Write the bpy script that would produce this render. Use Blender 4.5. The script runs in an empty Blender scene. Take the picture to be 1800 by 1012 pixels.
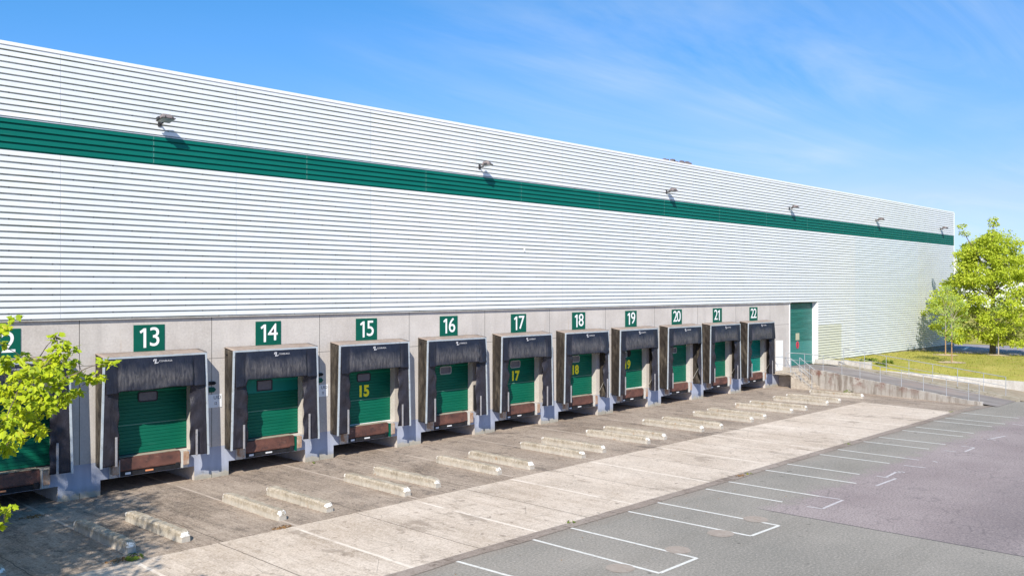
import bpy, math, random
from mathutils import Vector, Matrix, noise as mnoise

random.seed(7)
R = math.radians
# ------------------------------------------------------------------ camera geometry (used to place measured points)
AN = R(43.97); FPX = 1581.0; HZ = 507.8; CH = 6.667; CD = 29.75
CA, SA = math.cos(AN), math.sin(AN)
def P(px, py, d):
    t = (px - 900) / FPX; r = t * d
    return Vector((d * CA + r * SA, -CD + d * SA - r * CA, CH - (py - HZ) / FPX * d))
def G(px, py, z=0.0):
    return P(px, py, (CH - z) * FPX / (py - HZ))
def proj(p):
    x, y = p[0], p[1] + CD
    d = x * CA + y * SA; r = x * SA - y * CA
    if d < 0.1: return None
    return 900 + FPX * r / d, HZ + FPX * (CH - p[2]) / d
SUN = Vector((0.76, 0.60, -0.78)).normalized()      # direction the light travels

scene = bpy.context.scene
COL = scene.collection

# ------------------------------------------------------------------ node helper
class NT:
    def __init__(s, name, rough=0.7, spec=0.3):
        s.mat = bpy.data.materials.new(name); s.mat.use_nodes = True
        s.t = s.mat.node_tree; s.bsdf = s.t.nodes['Principled BSDF']
        s.bsdf.inputs['Roughness'].default_value = rough
        s.bsdf.inputs['Specular IOR Level'].default_value = spec
        tc = s.t.nodes.new('ShaderNodeTexCoord'); s.co = tc.outputs['Object']
        sep = s.t.nodes.new('ShaderNodeSeparateXYZ'); s.t.links.new(s.co, sep.inputs[0])
        s.x, s.y, s.z = sep.outputs
        s._rnd = None
    @property
    def rnd(s):
        if s._rnd is None:
            s._rnd = s.t.nodes.new('ShaderNodeObjectInfo').outputs['Random']
        return s._rnd
    def put(s, sock, v):
        if isinstance(v, bpy.types.NodeSocket): s.t.links.new(v, sock)
        elif isinstance(v, (tuple, list)):
            sock.default_value = (*v, 1.0) if len(sock.default_value) == 4 and len(v) == 3 else v
        else: sock.default_value = v
    def m(s, op, a, b=0.0, c=None, clamp=False):
        n = s.t.nodes.new('ShaderNodeMath'); n.operation = op; n.use_clamp = clamp
        s.put(n.inputs[0], a); s.put(n.inputs[1], b)
        if c is not None: s.put(n.inputs[2], c)
        return n.outputs[0]
    def scl(s, sx, sy, sz, off=None):
        n = s.t.nodes.new('ShaderNodeMapping'); s.t.links.new(s.co, n.inputs[0])
        n.inputs['Scale'].default_value = (sx, sy, sz)
        if off is not None: n.inputs['Location'].default_value = off
        return n.outputs[0]
    def noise(s, scale, vec=None, det=4.0, rough=0.6, w=None, dist=0.0):
        n = s.t.nodes.new('ShaderNodeTexNoise'); n.noise_dimensions = '4D' if w is not None else '3D'
        s.t.links.new(vec if vec is not None else s.co, n.inputs['Vector'])
        n.inputs['Scale'].default_value = scale; n.inputs['Detail'].default_value = det
        n.inputs['Roughness'].default_value = rough; n.inputs['Distortion'].default_value = dist
        if w is not None: s.put(n.inputs['W'], w)
        return n.outputs[0]
    def voro(s, scale, vec=None, feature='DISTANCE_TO_EDGE'):
        n = s.t.nodes.new('ShaderNodeTexVoronoi'); n.feature = feature
        s.t.links.new(vec if vec is not None else s.co, n.inputs['Vector']); n.inputs['Scale'].default_value = scale
        return n.outputs['Distance']
    def white(s, v):
        n = s.t.nodes.new('ShaderNodeTexWhiteNoise'); n.noise_dimensions = '1D'; s.put(n.inputs['W'], v)
        return n.outputs['Value']
    def mr(s, v, a, b, c=0.0, d=1.0):
        n = s.t.nodes.new('ShaderNodeMapRange'); s.put(n.inputs[0], v)
        for i, q in enumerate((a, b, c, d)): n.inputs[i + 1].default_value = q
        return n.outputs[0]
    def mix(s, f, a, b, mode='MIX'):
        n = s.t.nodes.new('ShaderNodeMix'); n.data_type = 'RGBA'; n.blend_type = mode; n.clamp_factor = True
        s.put(n.inputs[0], f); s.put(n.inputs[6], a); s.put(n.inputs[7], b)
        return n.outputs[2]
    def bump(s, h, st=0.3, dist=0.02):
        n = s.t.nodes.new('ShaderNodeBump'); n.inputs['Strength'].default_value = st; n.inputs['Distance'].default_value = dist
        s.put(n.inputs['Height'], h); s.t.links.new(n.outputs[0], s.bsdf.inputs['Normal'])
    def base(s, c): s.put(s.bsdf.inputs['Base Color'], c); return s
    def between(s, v, a, b):
        return s.m('MULTIPLY', s.m('GREATER_THAN', v, a), s.m('LESS_THAN', v, b))
    def line(s, v, off, period, width):      # 1 on thin lines every period
        f = s.m('PINGPONG', s.m('SUBTRACT', v, off), period / 2)
        return s.m('LESS_THAN', f, width / 2)

MT = {}
# --- white corrugated cladding
k = NT('cladding_white', 0.38, 0.4)
n1 = k.noise(1.0, k.scl(0.35, 1, 4), 3)
sheet = k.white(k.m('FLOOR', k.m('DIVIDE', k.m('ADD', k.x, 1.5), 6.0)))
c = k.mix(k.mr(n1, .35, .7), (.74, .755, .76), (.81, .82, .82))
c = k.mix(k.m('MULTIPLY', sheet, .5), c, (.70, .73, .75))
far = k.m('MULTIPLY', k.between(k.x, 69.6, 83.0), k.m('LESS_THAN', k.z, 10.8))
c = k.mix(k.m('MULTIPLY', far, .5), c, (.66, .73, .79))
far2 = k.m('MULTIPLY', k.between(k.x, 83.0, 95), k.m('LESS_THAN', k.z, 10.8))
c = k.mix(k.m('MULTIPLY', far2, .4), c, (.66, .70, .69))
bei = k.m('MULTIPLY', k.between(k.x, 60, 67.1), k.m('LESS_THAN', k.z, 4.03))
c = k.mix(k.m('MULTIPLY', bei, .9), c, (.66, .66, .54))
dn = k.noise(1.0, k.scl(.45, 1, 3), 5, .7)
dirt_shade = k.m('MULTIPLY', k.m('GREATER_THAN', k.y, -.07), k.mr(dn, .36, .64, .55, 1))  # patchy groove grime, plus groove shade painted into the colour
c = k.mix(k.m('MULTIPLY', dirt_shade, .85), c, k.mix(k.mr(dn, .45, .62), (.40, .41, .39), (.30, .31, .22)))
seam = k.line(k.x, 10.43, 6.0, .018)
c = k.mix(k.m('MULTIPLY', seam, .5), c, (.33, .35, .36))
vst = k.noise(1.0, k.scl(2.2, 1, .12), 4, .7)
c = k.mix(k.mr(vst, .54, .74, 0, .28), c, (.58, .60, .58))
scr = k.m('MULTIPLY', k.m('GREATER_THAN', k.y, -.07), k.line(k.m('ADD', k.x, k.m('MULTIPLY', k.m('FLOOR', k.m('MULTIPLY', k.z, 5.26)), 0.62)), 0.3, 3.1, .045))
c = k.mix(k.m('MULTIPLY', scr, .6), c, (.05, .05, .05))
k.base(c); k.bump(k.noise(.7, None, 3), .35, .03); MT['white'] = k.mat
# --- green band
k = NT('band_green', 0.5, 0.2)
n1 = k.noise(1.0, k.scl(.5, 1, 6), 3)
c = k.mix(k.mr(n1, .3, .7), (.001, .130, .100), (.003, .155, .120))
seam = k.line(k.x, 13.4, 6.0, .02)
c = k.mix(k.m('MULTIPLY', seam, .6), c, (.2, .38, .33))
c = k.mix(k.mr(k.noise(1.0, k.scl(.8, 1, 14), 4, .7), .6, .75, 0, .25), c, (.12, .28, .22))
k.base(c); MT['green'] = k.mat
# --- concrete panel wall
k = NT('panel_concrete', 0.85, 0.2)
geo = k.t.nodes.new('ShaderNodeNewGeometry'); sp = k.t.nodes.new('ShaderNodeSeparateXYZ'); k.t.links.new(geo.outputs['Normal'], sp.inputs[0])
front = k.m('GREATER_THAN', k.m('ABSOLUTE', sp.outputs[1]), .5)
big = k.noise(.55, None, 5, .65); fine = k.noise(14, None, 4, .7); vs = k.noise(1.0, k.scl(1.6, 1, .18), 5, .65)
c = k.mix(k.mr(big, .3, .7), (.44, .395, .355), (.60, .555, .51))
c = k.mix(k.mr(fine, .5, .75, 0, .5), c, (.66, .63, .60))
c = k.mix(k.mr(fine, .5, .25, 0, .45), c, (.30, .28, .27))
c = k.mix(k.mr(vs, .52, .75, 0, .5), c, (.33, .30, .28))
pan = k.white(k.m('FLOOR', k.m('DIVIDE', k.m('SUBTRACT', k.x, 11.03), 2.25)))
c = k.mix(k.m('MULTIPLY', pan, .22), c, (.64, .60, .56))
rust = k.m('MULTIPLY', k.mr(k.noise(1.0, k.scl(3.5, 1, .3), 3, .6), .66, .78), k.between(k.z, 4.5, 5.3))
c = k.mix(k.m('MULTIPLY', rust, .45), c, (.42, .27, .14))
sm = k.m('MULTIPLY', k.line(k.x, 11.03, 4.5, .02), front)
c = k.mix(sm, c, (.06, .055, .05))
sm2 = k.m('MULTIPLY', k.line(k.x, 13.28, 4.5, .02), k.m('GREATER_THAN', k.z, 1.08))
c = k.mix(k.m('MULTIPLY', sm2, .45), c, (.66, .64, .6))
sm3 = k.m('MULTIPLY', k.between(k.z, 4.20, 4.225), front)
c = k.mix(k.m('MULTIPLY', sm3, .7), c, (.10, .09, .085))
pn = k.noise(2.2, None, 5, .7)
edge = k.m('ADD', k.z, k.m('MULTIPLY', k.m('SUBTRACT', pn, .5), .55))
paint = k.m('MULTIPLY', k.m('LESS_THAN', k.z, 1.085), front)
paint = k.m('MULTIPLY', paint, k.mr(edge, .14, .2))
pc = k.mix(k.mr(vs, .4, .7), (.40, .43, .52), (.28, .31, .40))
pc = k.mix(k.mr(pn, .62, .74, 0, .7), pc, (.62, .62, .62))
pc = k.mix(k.mr(k.noise(3.0, None, 3), .62, .72, 0, .6), pc, (.18, .2, .27))
c = k.mix(paint, c, pc)
grime = k.m('MULTIPLY', k.mr(edge, .42, .05, 0, 1), front)
c = k.mix(k.m('MULTIPLY', grime, .55), c, (.20, .19, .12))
k.base(c); k.bump(fine, .35, .01); MT['panel'] = k.mat
# --- yard concretes
def yard(name, dark, mid, light, joint, jo, jp, jw, sx=1.0, stain=.6, dk=(.075, .062, .055)):
    k = NT(name, .88, .2)
    st = k.noise(1.0, k.scl(1.5, .16, 1), 6, .68, dist=.4)
    bg = k.noise(.28, None, 5, .65); fn = k.noise(20, None, 4, .7)
    md = k.noise(1.0, k.scl(.55, .3, 1, (7, 3, 0)), 5, .7, dist=.8)
    c = k.mix(k.mr(st, .32, .68), dark, mid)
    c = k.mix(k.mr(bg, .38, .68, 0, .85), c, light)
    c = k.mix(k.mr(md, .52, .70, 0, stain), c, dk)
    c = k.mix(k.mr(k.noise(1.0, k.scl(4, .35, 1, (1, 9, 0)), 4, .7), .6, .75, 0, .35), c, light)
    s2 = k.noise(1.0, k.scl(7, .7, 1, (3, 2, 0)), 5, .75, dist=.6); s3 = k.noise(1.0, k.scl(2.6, .22, 1, (8, 2, 0)), 6, .75, dist=.7)
    c = k.mix(k.mr(s2, .52, .72, 0, .65), c, dk); c = k.mix(k.mr(s2, .46, .30, 0, .55), c, light)
    c = k.mix(k.mr(s3, .54, .68, 0, .6), c, dark); c = k.mix(k.mr(s3, .44, .30, 0, .5), c, light)
    slab = k.white(k.m('FLOOR', k.m('DIVIDE', k.m('SUBTRACT', k.x, jo), jp)))
    c = k.mix(k.mr(slab, 0, 1, 0, .3), c, light)
    f3 = k.noise(6.5, None, 5, .8)
    c = k.mix(k.mr(f3, .52, .66, 0, .55), c, light); c = k.mix(k.mr(f3, .48, .34, 0, .6), c, dark)
    c = k.mix(k.mr(fn, .5, .66, 0, .7), c, light)
    c = k.mix(k.mr(fn, .48, .32, 0, .75), c, dark)
    bl = k.noise(.75, k.scl(1, .55, 1, (11, 5, 0)), 6, .75)
    c = k.mix(k.mr(bl, .57, .62, 0, .5), c, dk)
    dj = k.line(k.m('ADD', k.x, k.m('MULTIPLY', k.m('SUBTRACT', k.noise(1.6, None, 4), .5), .10)), jo + jp * .5, jp, .035)
    c = k.mix(k.m('MULTIPLY', dj, .75), c, (.10, .08, .065))
    ck = k.mr(k.voro(.55, None), 0, .006, 1, 0)
    c = k.mix(k.m('MULTIPLY', ck, k.mr(k.noise(.3, None, 3), .5, .6, 0, .6)), c, (.10, .08, .065))
    spk = k.noise(3.5, None, 3, .5)
    c = k.mix(k.mr(spk, .65, .69, 0, .7), c, dk)
    j = k.line(k.m('ADD', k.x, k.m('MULTIPLY', k.m('SUBTRACT', k.noise(.8, None, 2), .5), .06)), jo, jp, jw)
    c = k.mix(k.m('MULTIPLY', j, k.mr(k.noise(1.2, None, 3), .35, .5, .15, .85)), c, joint)
    k.base(c); k.bump(fn, .25, .008)
    return k
k = yard('yard_concrete', (.125, .092, .068), (.31, .24, .185), (.50, .41, .335), (.52, .43, .36), 14.05, 4.5, .09, stain=.85)
MT['yard'] = k.mat
k = yard('strip_concrete', (.36, .28, .21), (.58, .47, .38), (.72, .62, .53), (.78, .69, .60), 13.85, 4.42, .10, stain=.5, dk=(.24, .19, .15))
MT['strip'] = k.mat
k = yard('edge_concrete', (.20, .155, .125), (.30, .24, .20), (.37, .31, .27), (.12, .09, .07), 14.8, 4.42, .05, stain=.5, dk=(.11, .08, .06))
MT['edge'] = k.mat
# --- asphalt with the older violet grey field
k = NT('asphalt', .9, .2)
fn = k.noise(16, None, 3, .85); f2 = k.noise(9, None, 4, .7); bg = k.noise(.22, None, 5, .65); st = k.noise(1.0, k.scl(.14, .5, 1), 5, .6)
c = k.mix(k.mr(bg, .35, .7), (.245, .226, .198), (.33, .297, .260))
c = k.mix(k.mr(st, .5, .7, 0, .5), c, (.205, .185, .155))
c = k.mix(k.mr(f2, .5, .75, 0, .35), c, (.37, .335, .30))
c = k.mix(k.mr(fn, .52, .72, 0, .75), c, (.52, .47, .42))
c = k.mix(k.mr(fn, .48, .28, 0, .75), c, (.10, .10, .10))
c = k.mix(k.mr(k.noise(2.2, None, 3, .5), .69, .73, 0, .6), c, (.06, .055, .05))
dirt_shade = k.m('MULTIPLY', k.mr(k.m('ADD', k.y, k.m('MULTIPLY', k.noise(.9, None, 4), .9)), -13.6, -12.7), .5)
c = k.mix(dirt_shade, c, (.26, .20, .16))
wob = k.m('MULTIPLY', k.m('SUBTRACT', k.noise(.75, None, 8, .8), .5), 3.6)
inY = k.mr(k.m('ADD', k.y, wob), -16.0, -16.7)
inX = k.m('GREATER_THAN', k.x, k.m('ADD', 24.55, k.m('MULTIPLY', k.y, -.02)))
old = k.m('MULTIPLY', inX, inY)
pc = k.mix(k.mr(bg, .35, .68), (.272, .218, .214), (.364, .302, .292))
pc = k.mix(k.mr(f2, .5, .72, 0, .5), pc, (.40, .345, .345))
pc = k.mix(k.mr(fn, .49, .32, 0, .9), pc, (.10, .09, .095))
pc = k.mix(k.mr(fn, .5, .75, 0, .6), pc, (.52, .45, .425))
band = k.m('MULTIPLY', k.mr(k.m('ABSOLUTE', k.m('ADD', k.m('ADD', k.y, 22.3), wob)), 0, 2.2, 1, 0), k.mr(f2, .35, .65, .2, 1))
pc = k.mix(k.m('MULTIPLY', band, .75), pc, (.14, .12, .125))
cv = k.t.nodes.new('ShaderNodeMix'); cv.data_type = 'VECTOR'; cv.inputs[0].default_value = .35
k.t.links.new(k.scl(.45, .45, .45), cv.inputs[4]); nn = k.t.nodes.new('ShaderNodeTexNoise'); nn.inputs['Scale'].default_value = .8; nn.inputs['Detail'].default_value = 5
k.t.links.new(k.co, nn.inputs['Vector']); k.t.links.new(nn.outputs['Color'], cv.inputs[5])
cr = k.mr(k.voro(4.2, cv.outputs[1]), .0, .05, 1, 0)
pc = k.mix(k.m('MULTIPLY', cr, k.mr(k.noise(.5, None, 3), .46, .66, .04, .5)), pc, (.11, .095, .10))
c = k.mix(old, c, pc)
rim = k.m('MULTIPLY', k.m('LESS_THAN', k.m('ABSOLUTE', k.m('SUBTRACT', k.x, k.m('ADD', 24.55, k.m('MULTIPLY', k.y, -.02)))), .035), inY)
c = k.mix(k.m('MULTIPLY', rim, .7), c, (.06, .055, .06))
k.base(c); k.bump(fn, .5, .01); MT['asphalt'] = k.mat
k = NT('road_surface', .9, .2); c = k.mix(k.mr(k.noise(.4, None, 5), .3, .7), (.27, .25, .275), (.36, .335, .36))
c = k.mix(k.mr(k.noise(20, None, 3, .8), .5, .25, 0, .5), c, (.15, .14, .15)); k.base(c); MT['road'] = k.mat
k = NT('ramp_surface', .9, .2); c = k.mix(k.mr(k.noise(1.0, k.scl(1.2, .25, 1), 5), .3, .7), (.20, .175, .165), (.31, .28, .265))
c = k.mix(k.mr(k.noise(.5, None, 4), .5, .75, 0, .6), c, (.34, .25, .21)); k.base(c); MT['ramp'] = k.mat
def simple(name, c1, c2, scale=3.0, rough=.6, spec=.3, metal=0.0, stretch=None, c3=None, bumpst=0.0):
    k = NT(name, rough, spec); v = k.scl(*stretch) if stretch else None
    n = k.noise(scale, v, 5, .65, w=k.m('MULTIPLY', k.rnd, 30))
    c = k.mix(k.mr(n, .32, .68), c1, c2)
    if c3: c = k.mix(k.mr(k.noise(scale * 2.3, v, 4, .7, w=k.m('MULTIPLY', k.rnd, 50)), .56, .68, 0, .8), c, c3)
    k.base(c); k.bsdf.inputs['Metallic'].default_value = metal
    if bumpst: k.bump(n, bumpst, .01)
    return k.mat
MT['paint'] = simple('marking_paint', (.62, .60, .56), (.78, .76, .72), 5, .7, .2, c3=(.36, .34, .31))
MT['oldpaint'] = simple('worn_marking_paint', (.46, .42, .43), (.64, .60, .60), 6, .7, .2, c3=(.31, .27, .28))
MT['patch'] = simple('repair_patch', (.33, .275, .235), (.40, .34, .295), 5, .9, .1, c3=(.24, .16, .11))
# retaining concrete, stained
k = NT('stained_concrete', .9, .2)
vs = k.noise(1.0, k.scl(2.4, 2.4, .3), 5, .7); bgn = k.noise(.7, None, 5)
c = k.mix(k.mr(bgn, .3, .7), (.33, .30, .265), (.52, .485, .44)); c = k.mix(k.mr(vs, .47, .62, 0, .9), c, (.20, .165, .135))
red = k.m('MULTIPLY', k.mr(k.noise(1.3, None, 5, .7), .50, .62), k.mr(k.z, .15, .75))
c = k.mix(k.m('MULTIPLY', red, .85), c, (.17, .07, .05))
c = k.mix(k.mr(k.noise(16, None, 3), .5, .3, 0, .4), c, (.25, .23, .2)); k.base(c); k.bump(vs, .3, .02); MT['stained'] = k.mat
k = NT('pale_concrete', .88, .2)
c = k.mix(k.mr(k.noise(1.0, k.scl(1.5, 1.5, .4), 5, .7), .35, .7), (.62, .60, .56), (.40, .37, .33))
c = k.mix(k.mr(k.noise(9, None, 4), .5, .3, 0, .4), c, (.3, .27, .22)); k.base(c); MT['pale'] = k.mat
MT['kerb'] = simple('kerb_concrete', (.30, .27, .21), (.42, .38, .31), 2.2, .9, .1, c3=(.16, .14, .09))
MT['steps'] = simple('step_concrete', (.36, .31, .25), (.54, .48, .40), 4, .9, .1, c3=(.22, .17, .11), bumpst=.4)
# wheel guide
k = NT('guide_concrete', .9, .15)
n = k.noise(2.0, None, 5, .7, w=k.m('MULTIPLY', k.rnd, 40)); f = k.noise(14, None, 4, .7, w=k.m('MULTIPLY', k.rnd, 9))
c = k.mix(k.mr(n, .32, .68), (.29, .245, .185), (.46, .405, .33)); c = k.mix(k.mr(f, .5, .66, 0, .7), c, (.55, .50, .43)); c = k.mix(k.mr(f, .47, .34, 0, .7), c, (.20, .17, .125)); drp = k.noise(1.0, k.scl(6, 6, .8), 4, .7, w=k.m('MULTIPLY', k.rnd, 19)); c = k.mix(k.mr(drp, .52, .66, 0, .6), c, (.22, .19, .15))
low = k.mr(k.m('ADD', k.z, k.m('MULTIPLY', k.m('SUBTRACT', f, .5), .15)), .16, .08)
c = k.mix(k.m('MULTIPLY', low, .55), c, (.50, .475, .43))
c = k.mix(k.mr(k.noise(3.2, None, 4, .7, w=k.m('MULTIPLY', k.rnd, 17)), .62, .70, 0, .7), c, (.36, .20, .10))
ends = k.m('MAXIMUM', k.m('GREATER_THAN', k.y, k.m('ADD', 1.42, k.m('MULTIPLY', n, .36))), k.m('LESS_THAN', k.y, k.m('SUBTRACT', -1.44, k.m('MULTIPLY', n, .36))))
ends = k.m('MULTIPLY', ends, k.m('GREATER_THAN', k.m('ADD', k.z, k.m('MULTIPLY', n, .2)), .25))
ends = k.m('MULTIPLY', ends, k.mr(f, .42, .50))
c = k.mix(ends, c, (.78, .76, .72)); k.base(c); k.bump(f, .5, .012); MT['guide'] = k.mat
# fabrics
def fabric(name, c1, c2, scuff=None, zone=None, diag=False, rough=.42):
    k = NT(name, rough, .25); w = k.m('MULTIPLY', k.rnd, 60)
    n = k.noise(2.2, None, 5, .65, w=w)
    c = k.mix(k.mr(n, .3, .7), c1, c2)
    if zone:
        st = k.noise(1.0, k.scl(13, 13, 2.4), 4, .7, w=w, dist=.9)
        zn = k.m('ADD', k.z, k.m('MULTIPLY', k.m('SUBTRACT', k.noise(1.6, None, 4, w=w), .5), .7))
        msk = k.m('MULTIPLY', k.mr(zn, zone[0] - .12, zone[0] + .18), k.mr(zn, zone[1] + .18, zone[1] - .2))
        msk = k.m('MULTIPLY', msk, k.mr(k.m('ABSOLUTE', k.x), 1.45, 1.15))
        c = k.mix(k.m('MULTIPLY', msk, k.mr(st, .36, .66, .12, .95)), c, scuff)
        k.bump(k.m('ADD', st, k.m('MULTIPLY', n, .8)), .7, .035)
    elif diag:
        mp = k.t.nodes.new('ShaderNodeMapping'); k.t.links.new(k.co, mp.inputs[0]); mp.inputs['Rotation'].default_value = (R(35), 0, 0); mp.inputs['Scale'].default_value = (1, 5, .8)
        s2 = k.noise(1.0, mp.outputs[0], 4, .6, w=w)
        c = k.mix(k.mr(s2, .48, .68, 0, .85), c, scuff); k.bump(s2, .9, .06)
    else:
        st = k.noise(1.0, k.scl(3.5, 3.5, 1.3), 5, .7, w=w, dist=1.2)
        if scuff: c = k.mix(k.mr(st, .5, .7, 0, .75), c, scuff)
        k.bump(st, .8, .05)
    k.base(c); return k.mat
MT['head'] = fabric('head_fabric', (.011, .013, .023), (.022, .026, .042), (.125, .118, .120), (3.45, 4.02), rough=.42)
MT['curtain'] = fabric('curtain_fabric', (.019, .018, .025), (.038, .036, .047), (.011, .010, .015))
MT['side'] = fabric('side_fabric', (.022, .018, .016), (.042, .035, .029), (.115, .096, .074), diag=True)
MT['topcover'] = simple('dirty_top_cover', (.26, .20, .165), (.36, .30, .26), 3, .8, .2, c3=(.42, .36, .30))
MT['alu'] = simple('aluminium_strip', (.42, .465, .50), (.56, .60, .63), 3, .45, .5, .25, c3=(.30, .30, .30))
MT['guidestrip'] = simple('grey_guide_strip', (.26, .25, .26), (.36, .35, .36), 6, .6, .3, c3=(.14, .13, .14))
MT['logo'] = simple('logo_white', (.42, .42, .46), (.60, .60, .62), 9, .6)
MT['rubber'] = simple('black_rubber', (.010, .010, .012), (.026, .025, .028), 5, .7, .2)
MT['strut'] = simple('galvanised_strut', (.42, .42, .40), (.55, .55, .52), 5, .4, .5, .5)
# doors
def doormat(name, c1, c2, pc=None):
    k = NT(name, .5, .2); w = k.m('MULTIPLY', k.rnd, 21)
    c = k.mix(k.mr(k.noise(1.0, k.scl(.8, 1, 5), 4, w=w), .3, .7), c1, c2)
    c = k.mix(k.mr(k.noise(1.0, k.scl(1.2, 1, 12), 4, .7, w=w), .6, .75, 0, .25), c, (.06, .20, .15))
    j = k.m('LESS_THAN', k.m('ABSOLUTE', k.m('SUBTRACT', k.z, 2.13)), .012)
    c = k.mix(k.m('MULTIPLY', j, .6), c, (.22, .34, .28))
    k.base(c); return k.mat
MT['door'] = doormat('door_green', (.002, .108, .064), (.004, .135, .080))
MT['doorteal'] = doormat('door_teal', (.004, .175, .14), (.006, .20, .16))
MT['rolldoor'] = None
k = NT('roller_door_green', .45, .4)
n = k.noise(1.0, k.scl(.5, 1, 3.5), 5, .6)
c = k.mix(k.mr(n, .35, .7), (.005, .105, .085), (.02, .17, .145)); c = k.mix(k.mr(k.noise(1.0, k.scl(.3, 1, 9), 4), .55, .7, 0, .5), c, (.08, .25, .22))
lowp = k.m('LESS_THAN', k.z, 2.9); c = k.mix(k.m('MULTIPLY', lowp, .5), c, (.06, .26, .235)); k.base(c); MT['rolldoor'] = k.mat
MT['pane'] = simple('dusty_window', (.085, .085, .115), (.12, .12, .15), 4, .25, .5)
MT['paneframe_dark'] = simple('window_frame_black', (.012, .012, .018), (.02, .02, .028), 4, .5)
MT['paneframe_grey'] = simple('window_frame_grey', (.28, .28, .27), (.36, .36, .35), 4, .5)
MT['whitepaint'] = simple('white_paint', (.78, .78, .77), (.83, .83, .82), 2, .5)
MT['yellow'] = simple('yellow_stencil', (.90, .78, .015), (.95, .84, .03), 8, .6, c3=(.62, .52, .02))
MT['sign'] = simple('sign_green', (.001, .085, .056), (.002, .10, .066), 2, .5, .2)
MT['signwhite'] = simple('sign_white', (.80, .80, .80), (.84, .84, .84), 3, .5)
# leveller
k = NT('rusty_plate', .6, .4); w = k.m('MULTIPLY', k.rnd, 33)
n = k.noise(1.0, k.scl(1.3, 1, 2.2), 5, .7, w=w)
c = k.mix(k.mr(n, .32, .66), (.06, .027, .022), (.19, .080, .057)); c = k.mix(k.mr(k.noise(5, None, 5, .7, w=w), .52, .66, 0, .8), c, (.035, .026, .026))
c = k.mix(k.mr(k.noise(1.0, k.scl(4, 4, 9), 4, w=w), .6, .72, 0, .6), c, (.33, .19, .14))
tx = k.m('MULTIPLY', k.m('SINE', k.m('MULTIPLY', k.x, 95)), k.m('SINE', k.m('MULTIPLY', k.z, 95)))
c = k.mix(k.m('MULTIPLY', k.mr(tx, .25, .6), k.mr(k.noise(1.2, None, 2, w=w), .4, .6, 0, .6)), c, (.02, .014, .014))
k.base(c); k.bump(tx, .3, .006); MT['rust'] = k.mat
MT['bumper'] = simple('bumper_rust', (.30, .14, .07), (.50, .42, .34), 6, .7, .3, stretch=(1, 1, .6), c3=(.52, .50, .46))
MT['bumperplate'] = simple('bumper_bracket', (.46, .46, .45), (.58, .58, .56), 5, .6, .3, c3=(.24, .17, .13))
MT['sticker'] = simple('white_sticker', (.7, .7, .7), (.76, .76, .76), 6, .6)
MT['orange'] = simple('orange_label', (.72, .27, .12), (.76, .32, .15), 6, .6)
MT['red'] = simple('red_sign', (.62, .03, .07), (.68, .04, .09), 5, .5)
MT['notice'] = simple('notice_board', (.38, .42, .28), (.50, .46, .33), 9, .6, c3=(.45, .18, .12))
MT['rail'] = simple('galvanised_rail', (.36, .38, .40), (.48, .50, .52), 3, .45, .5, .35)
MT['lamp'] = simple('floodlight_housing', (.16, .135, .13), (.24, .205, .20), 6, .65, .3, c3=(.12, .07, .06))
MT['lampdark'] = simple('floodlight_dark', (.03, .03, .035), (.06, .06, .065), 6, .6)
MT['lampglass'] = simple('floodlight_glass', (.18, .22, .19), (.28, .32, .28), 5, .2, .6)
MT['bark'] = simple('bark', (.11, .085, .06), (.20, .16, .12), 6, .9, .1, stretch=(1, 1, .25), bumpst=.6)
MT['palebark'] = simple('pale_bark', (.36, .30, .23), (.46, .40, .32), 6, .9, .1)
MT['stake'] = simple('wooden_stake', (.30, .17, .07), (.40, .24, .11), 5, .8)
MT['mulch'] = simple('mulch', (.42, .32, .22), (.52, .42, .30), 6, .95, .05)
MT['dryleaf'] = simple('dry_leaves', (.20, .10, .04), (.34, .20, .09), 9, .9, .1)
MT['roof'] = simple('roof_sheet', (.4, .41, .42), (.46, .47, .48), .4, .6)
MT['farwhite'] = simple('far_cladding', (.80, .81, .82), (.85, .86, .86), .2, .5)
def leafmat(name, c1, c2, tr, fac=.35):
    k = NT(name, .55, .25)
    pi = k.t.nodes.new('ShaderNodeNewGeometry').outputs['Random Per Island']
    c = k.mix(pi, c1, c2); p2 = k.m('FRACT', k.m('MULTIPLY', pi, 17.3)); c = k.mix(k.mr(p2, .78, .9, 0, .6), c, tuple(q * .5 for q in c2)); c = k.mix(k.mr(p2, .05, .02, 0, .5), c, (.5, .33, .05)); c = k.mix(k.mr(k.noise(.55, None, 3), .35, .68, 0, .6), c, c2)
    k.base(c)
    tb = k.t.nodes.new('ShaderNodeBsdfTranslucent'); k.put(tb.inputs[0], k.mix(pi, tr, tuple(q * .7 for q in tr)))
    ms = k.t.nodes.new('ShaderNodeMixShader'); ms.inputs[0].default_value = fac
    k.t.links.new(k.bsdf.outputs[0], ms.inputs[1]); k.t.links.new(tb.outputs[0], ms.inputs[2])
    k.t.links.new(ms.outputs[0], k.t.nodes['Material Output'].inputs[0]); return k.mat
MT['leafA'] = leafmat('leaf_yellow_green', (.56, .60, .022), (.28, .40, .016), (.58, .62, .02), .26)
MT['leafB'] = leafmat('leaf_spring_green', (.68, .74, .08), (.40, .50, .04), (.72, .78, .07), .45)
MT['leafC'] = leafmat('leaf_soft_green', (.44, .54, .11), (.28, .40, .08), (.46, .56, .09))
MT['weed'] = leafmat('weed_green', (.13, .20, .02), (.19, .25, .03), (.18, .26, .03))
MT['blade'] = leafmat('grass_blades', (.28, .31, .045), (.38, .35, .09), (.32, .36, .06))
k = NT('lawn', .95, .05); n = k.noise(.35, None, 6, .7); f = k.noise(6, None, 4, .75)
c = k.mix(k.mr(n, .35, .65), (.29, .29, .05), (.43, .375, .10)); c = k.mix(k.mr(f, .5, .7, 0, .5), c, (.20, .235, .025))
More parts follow.
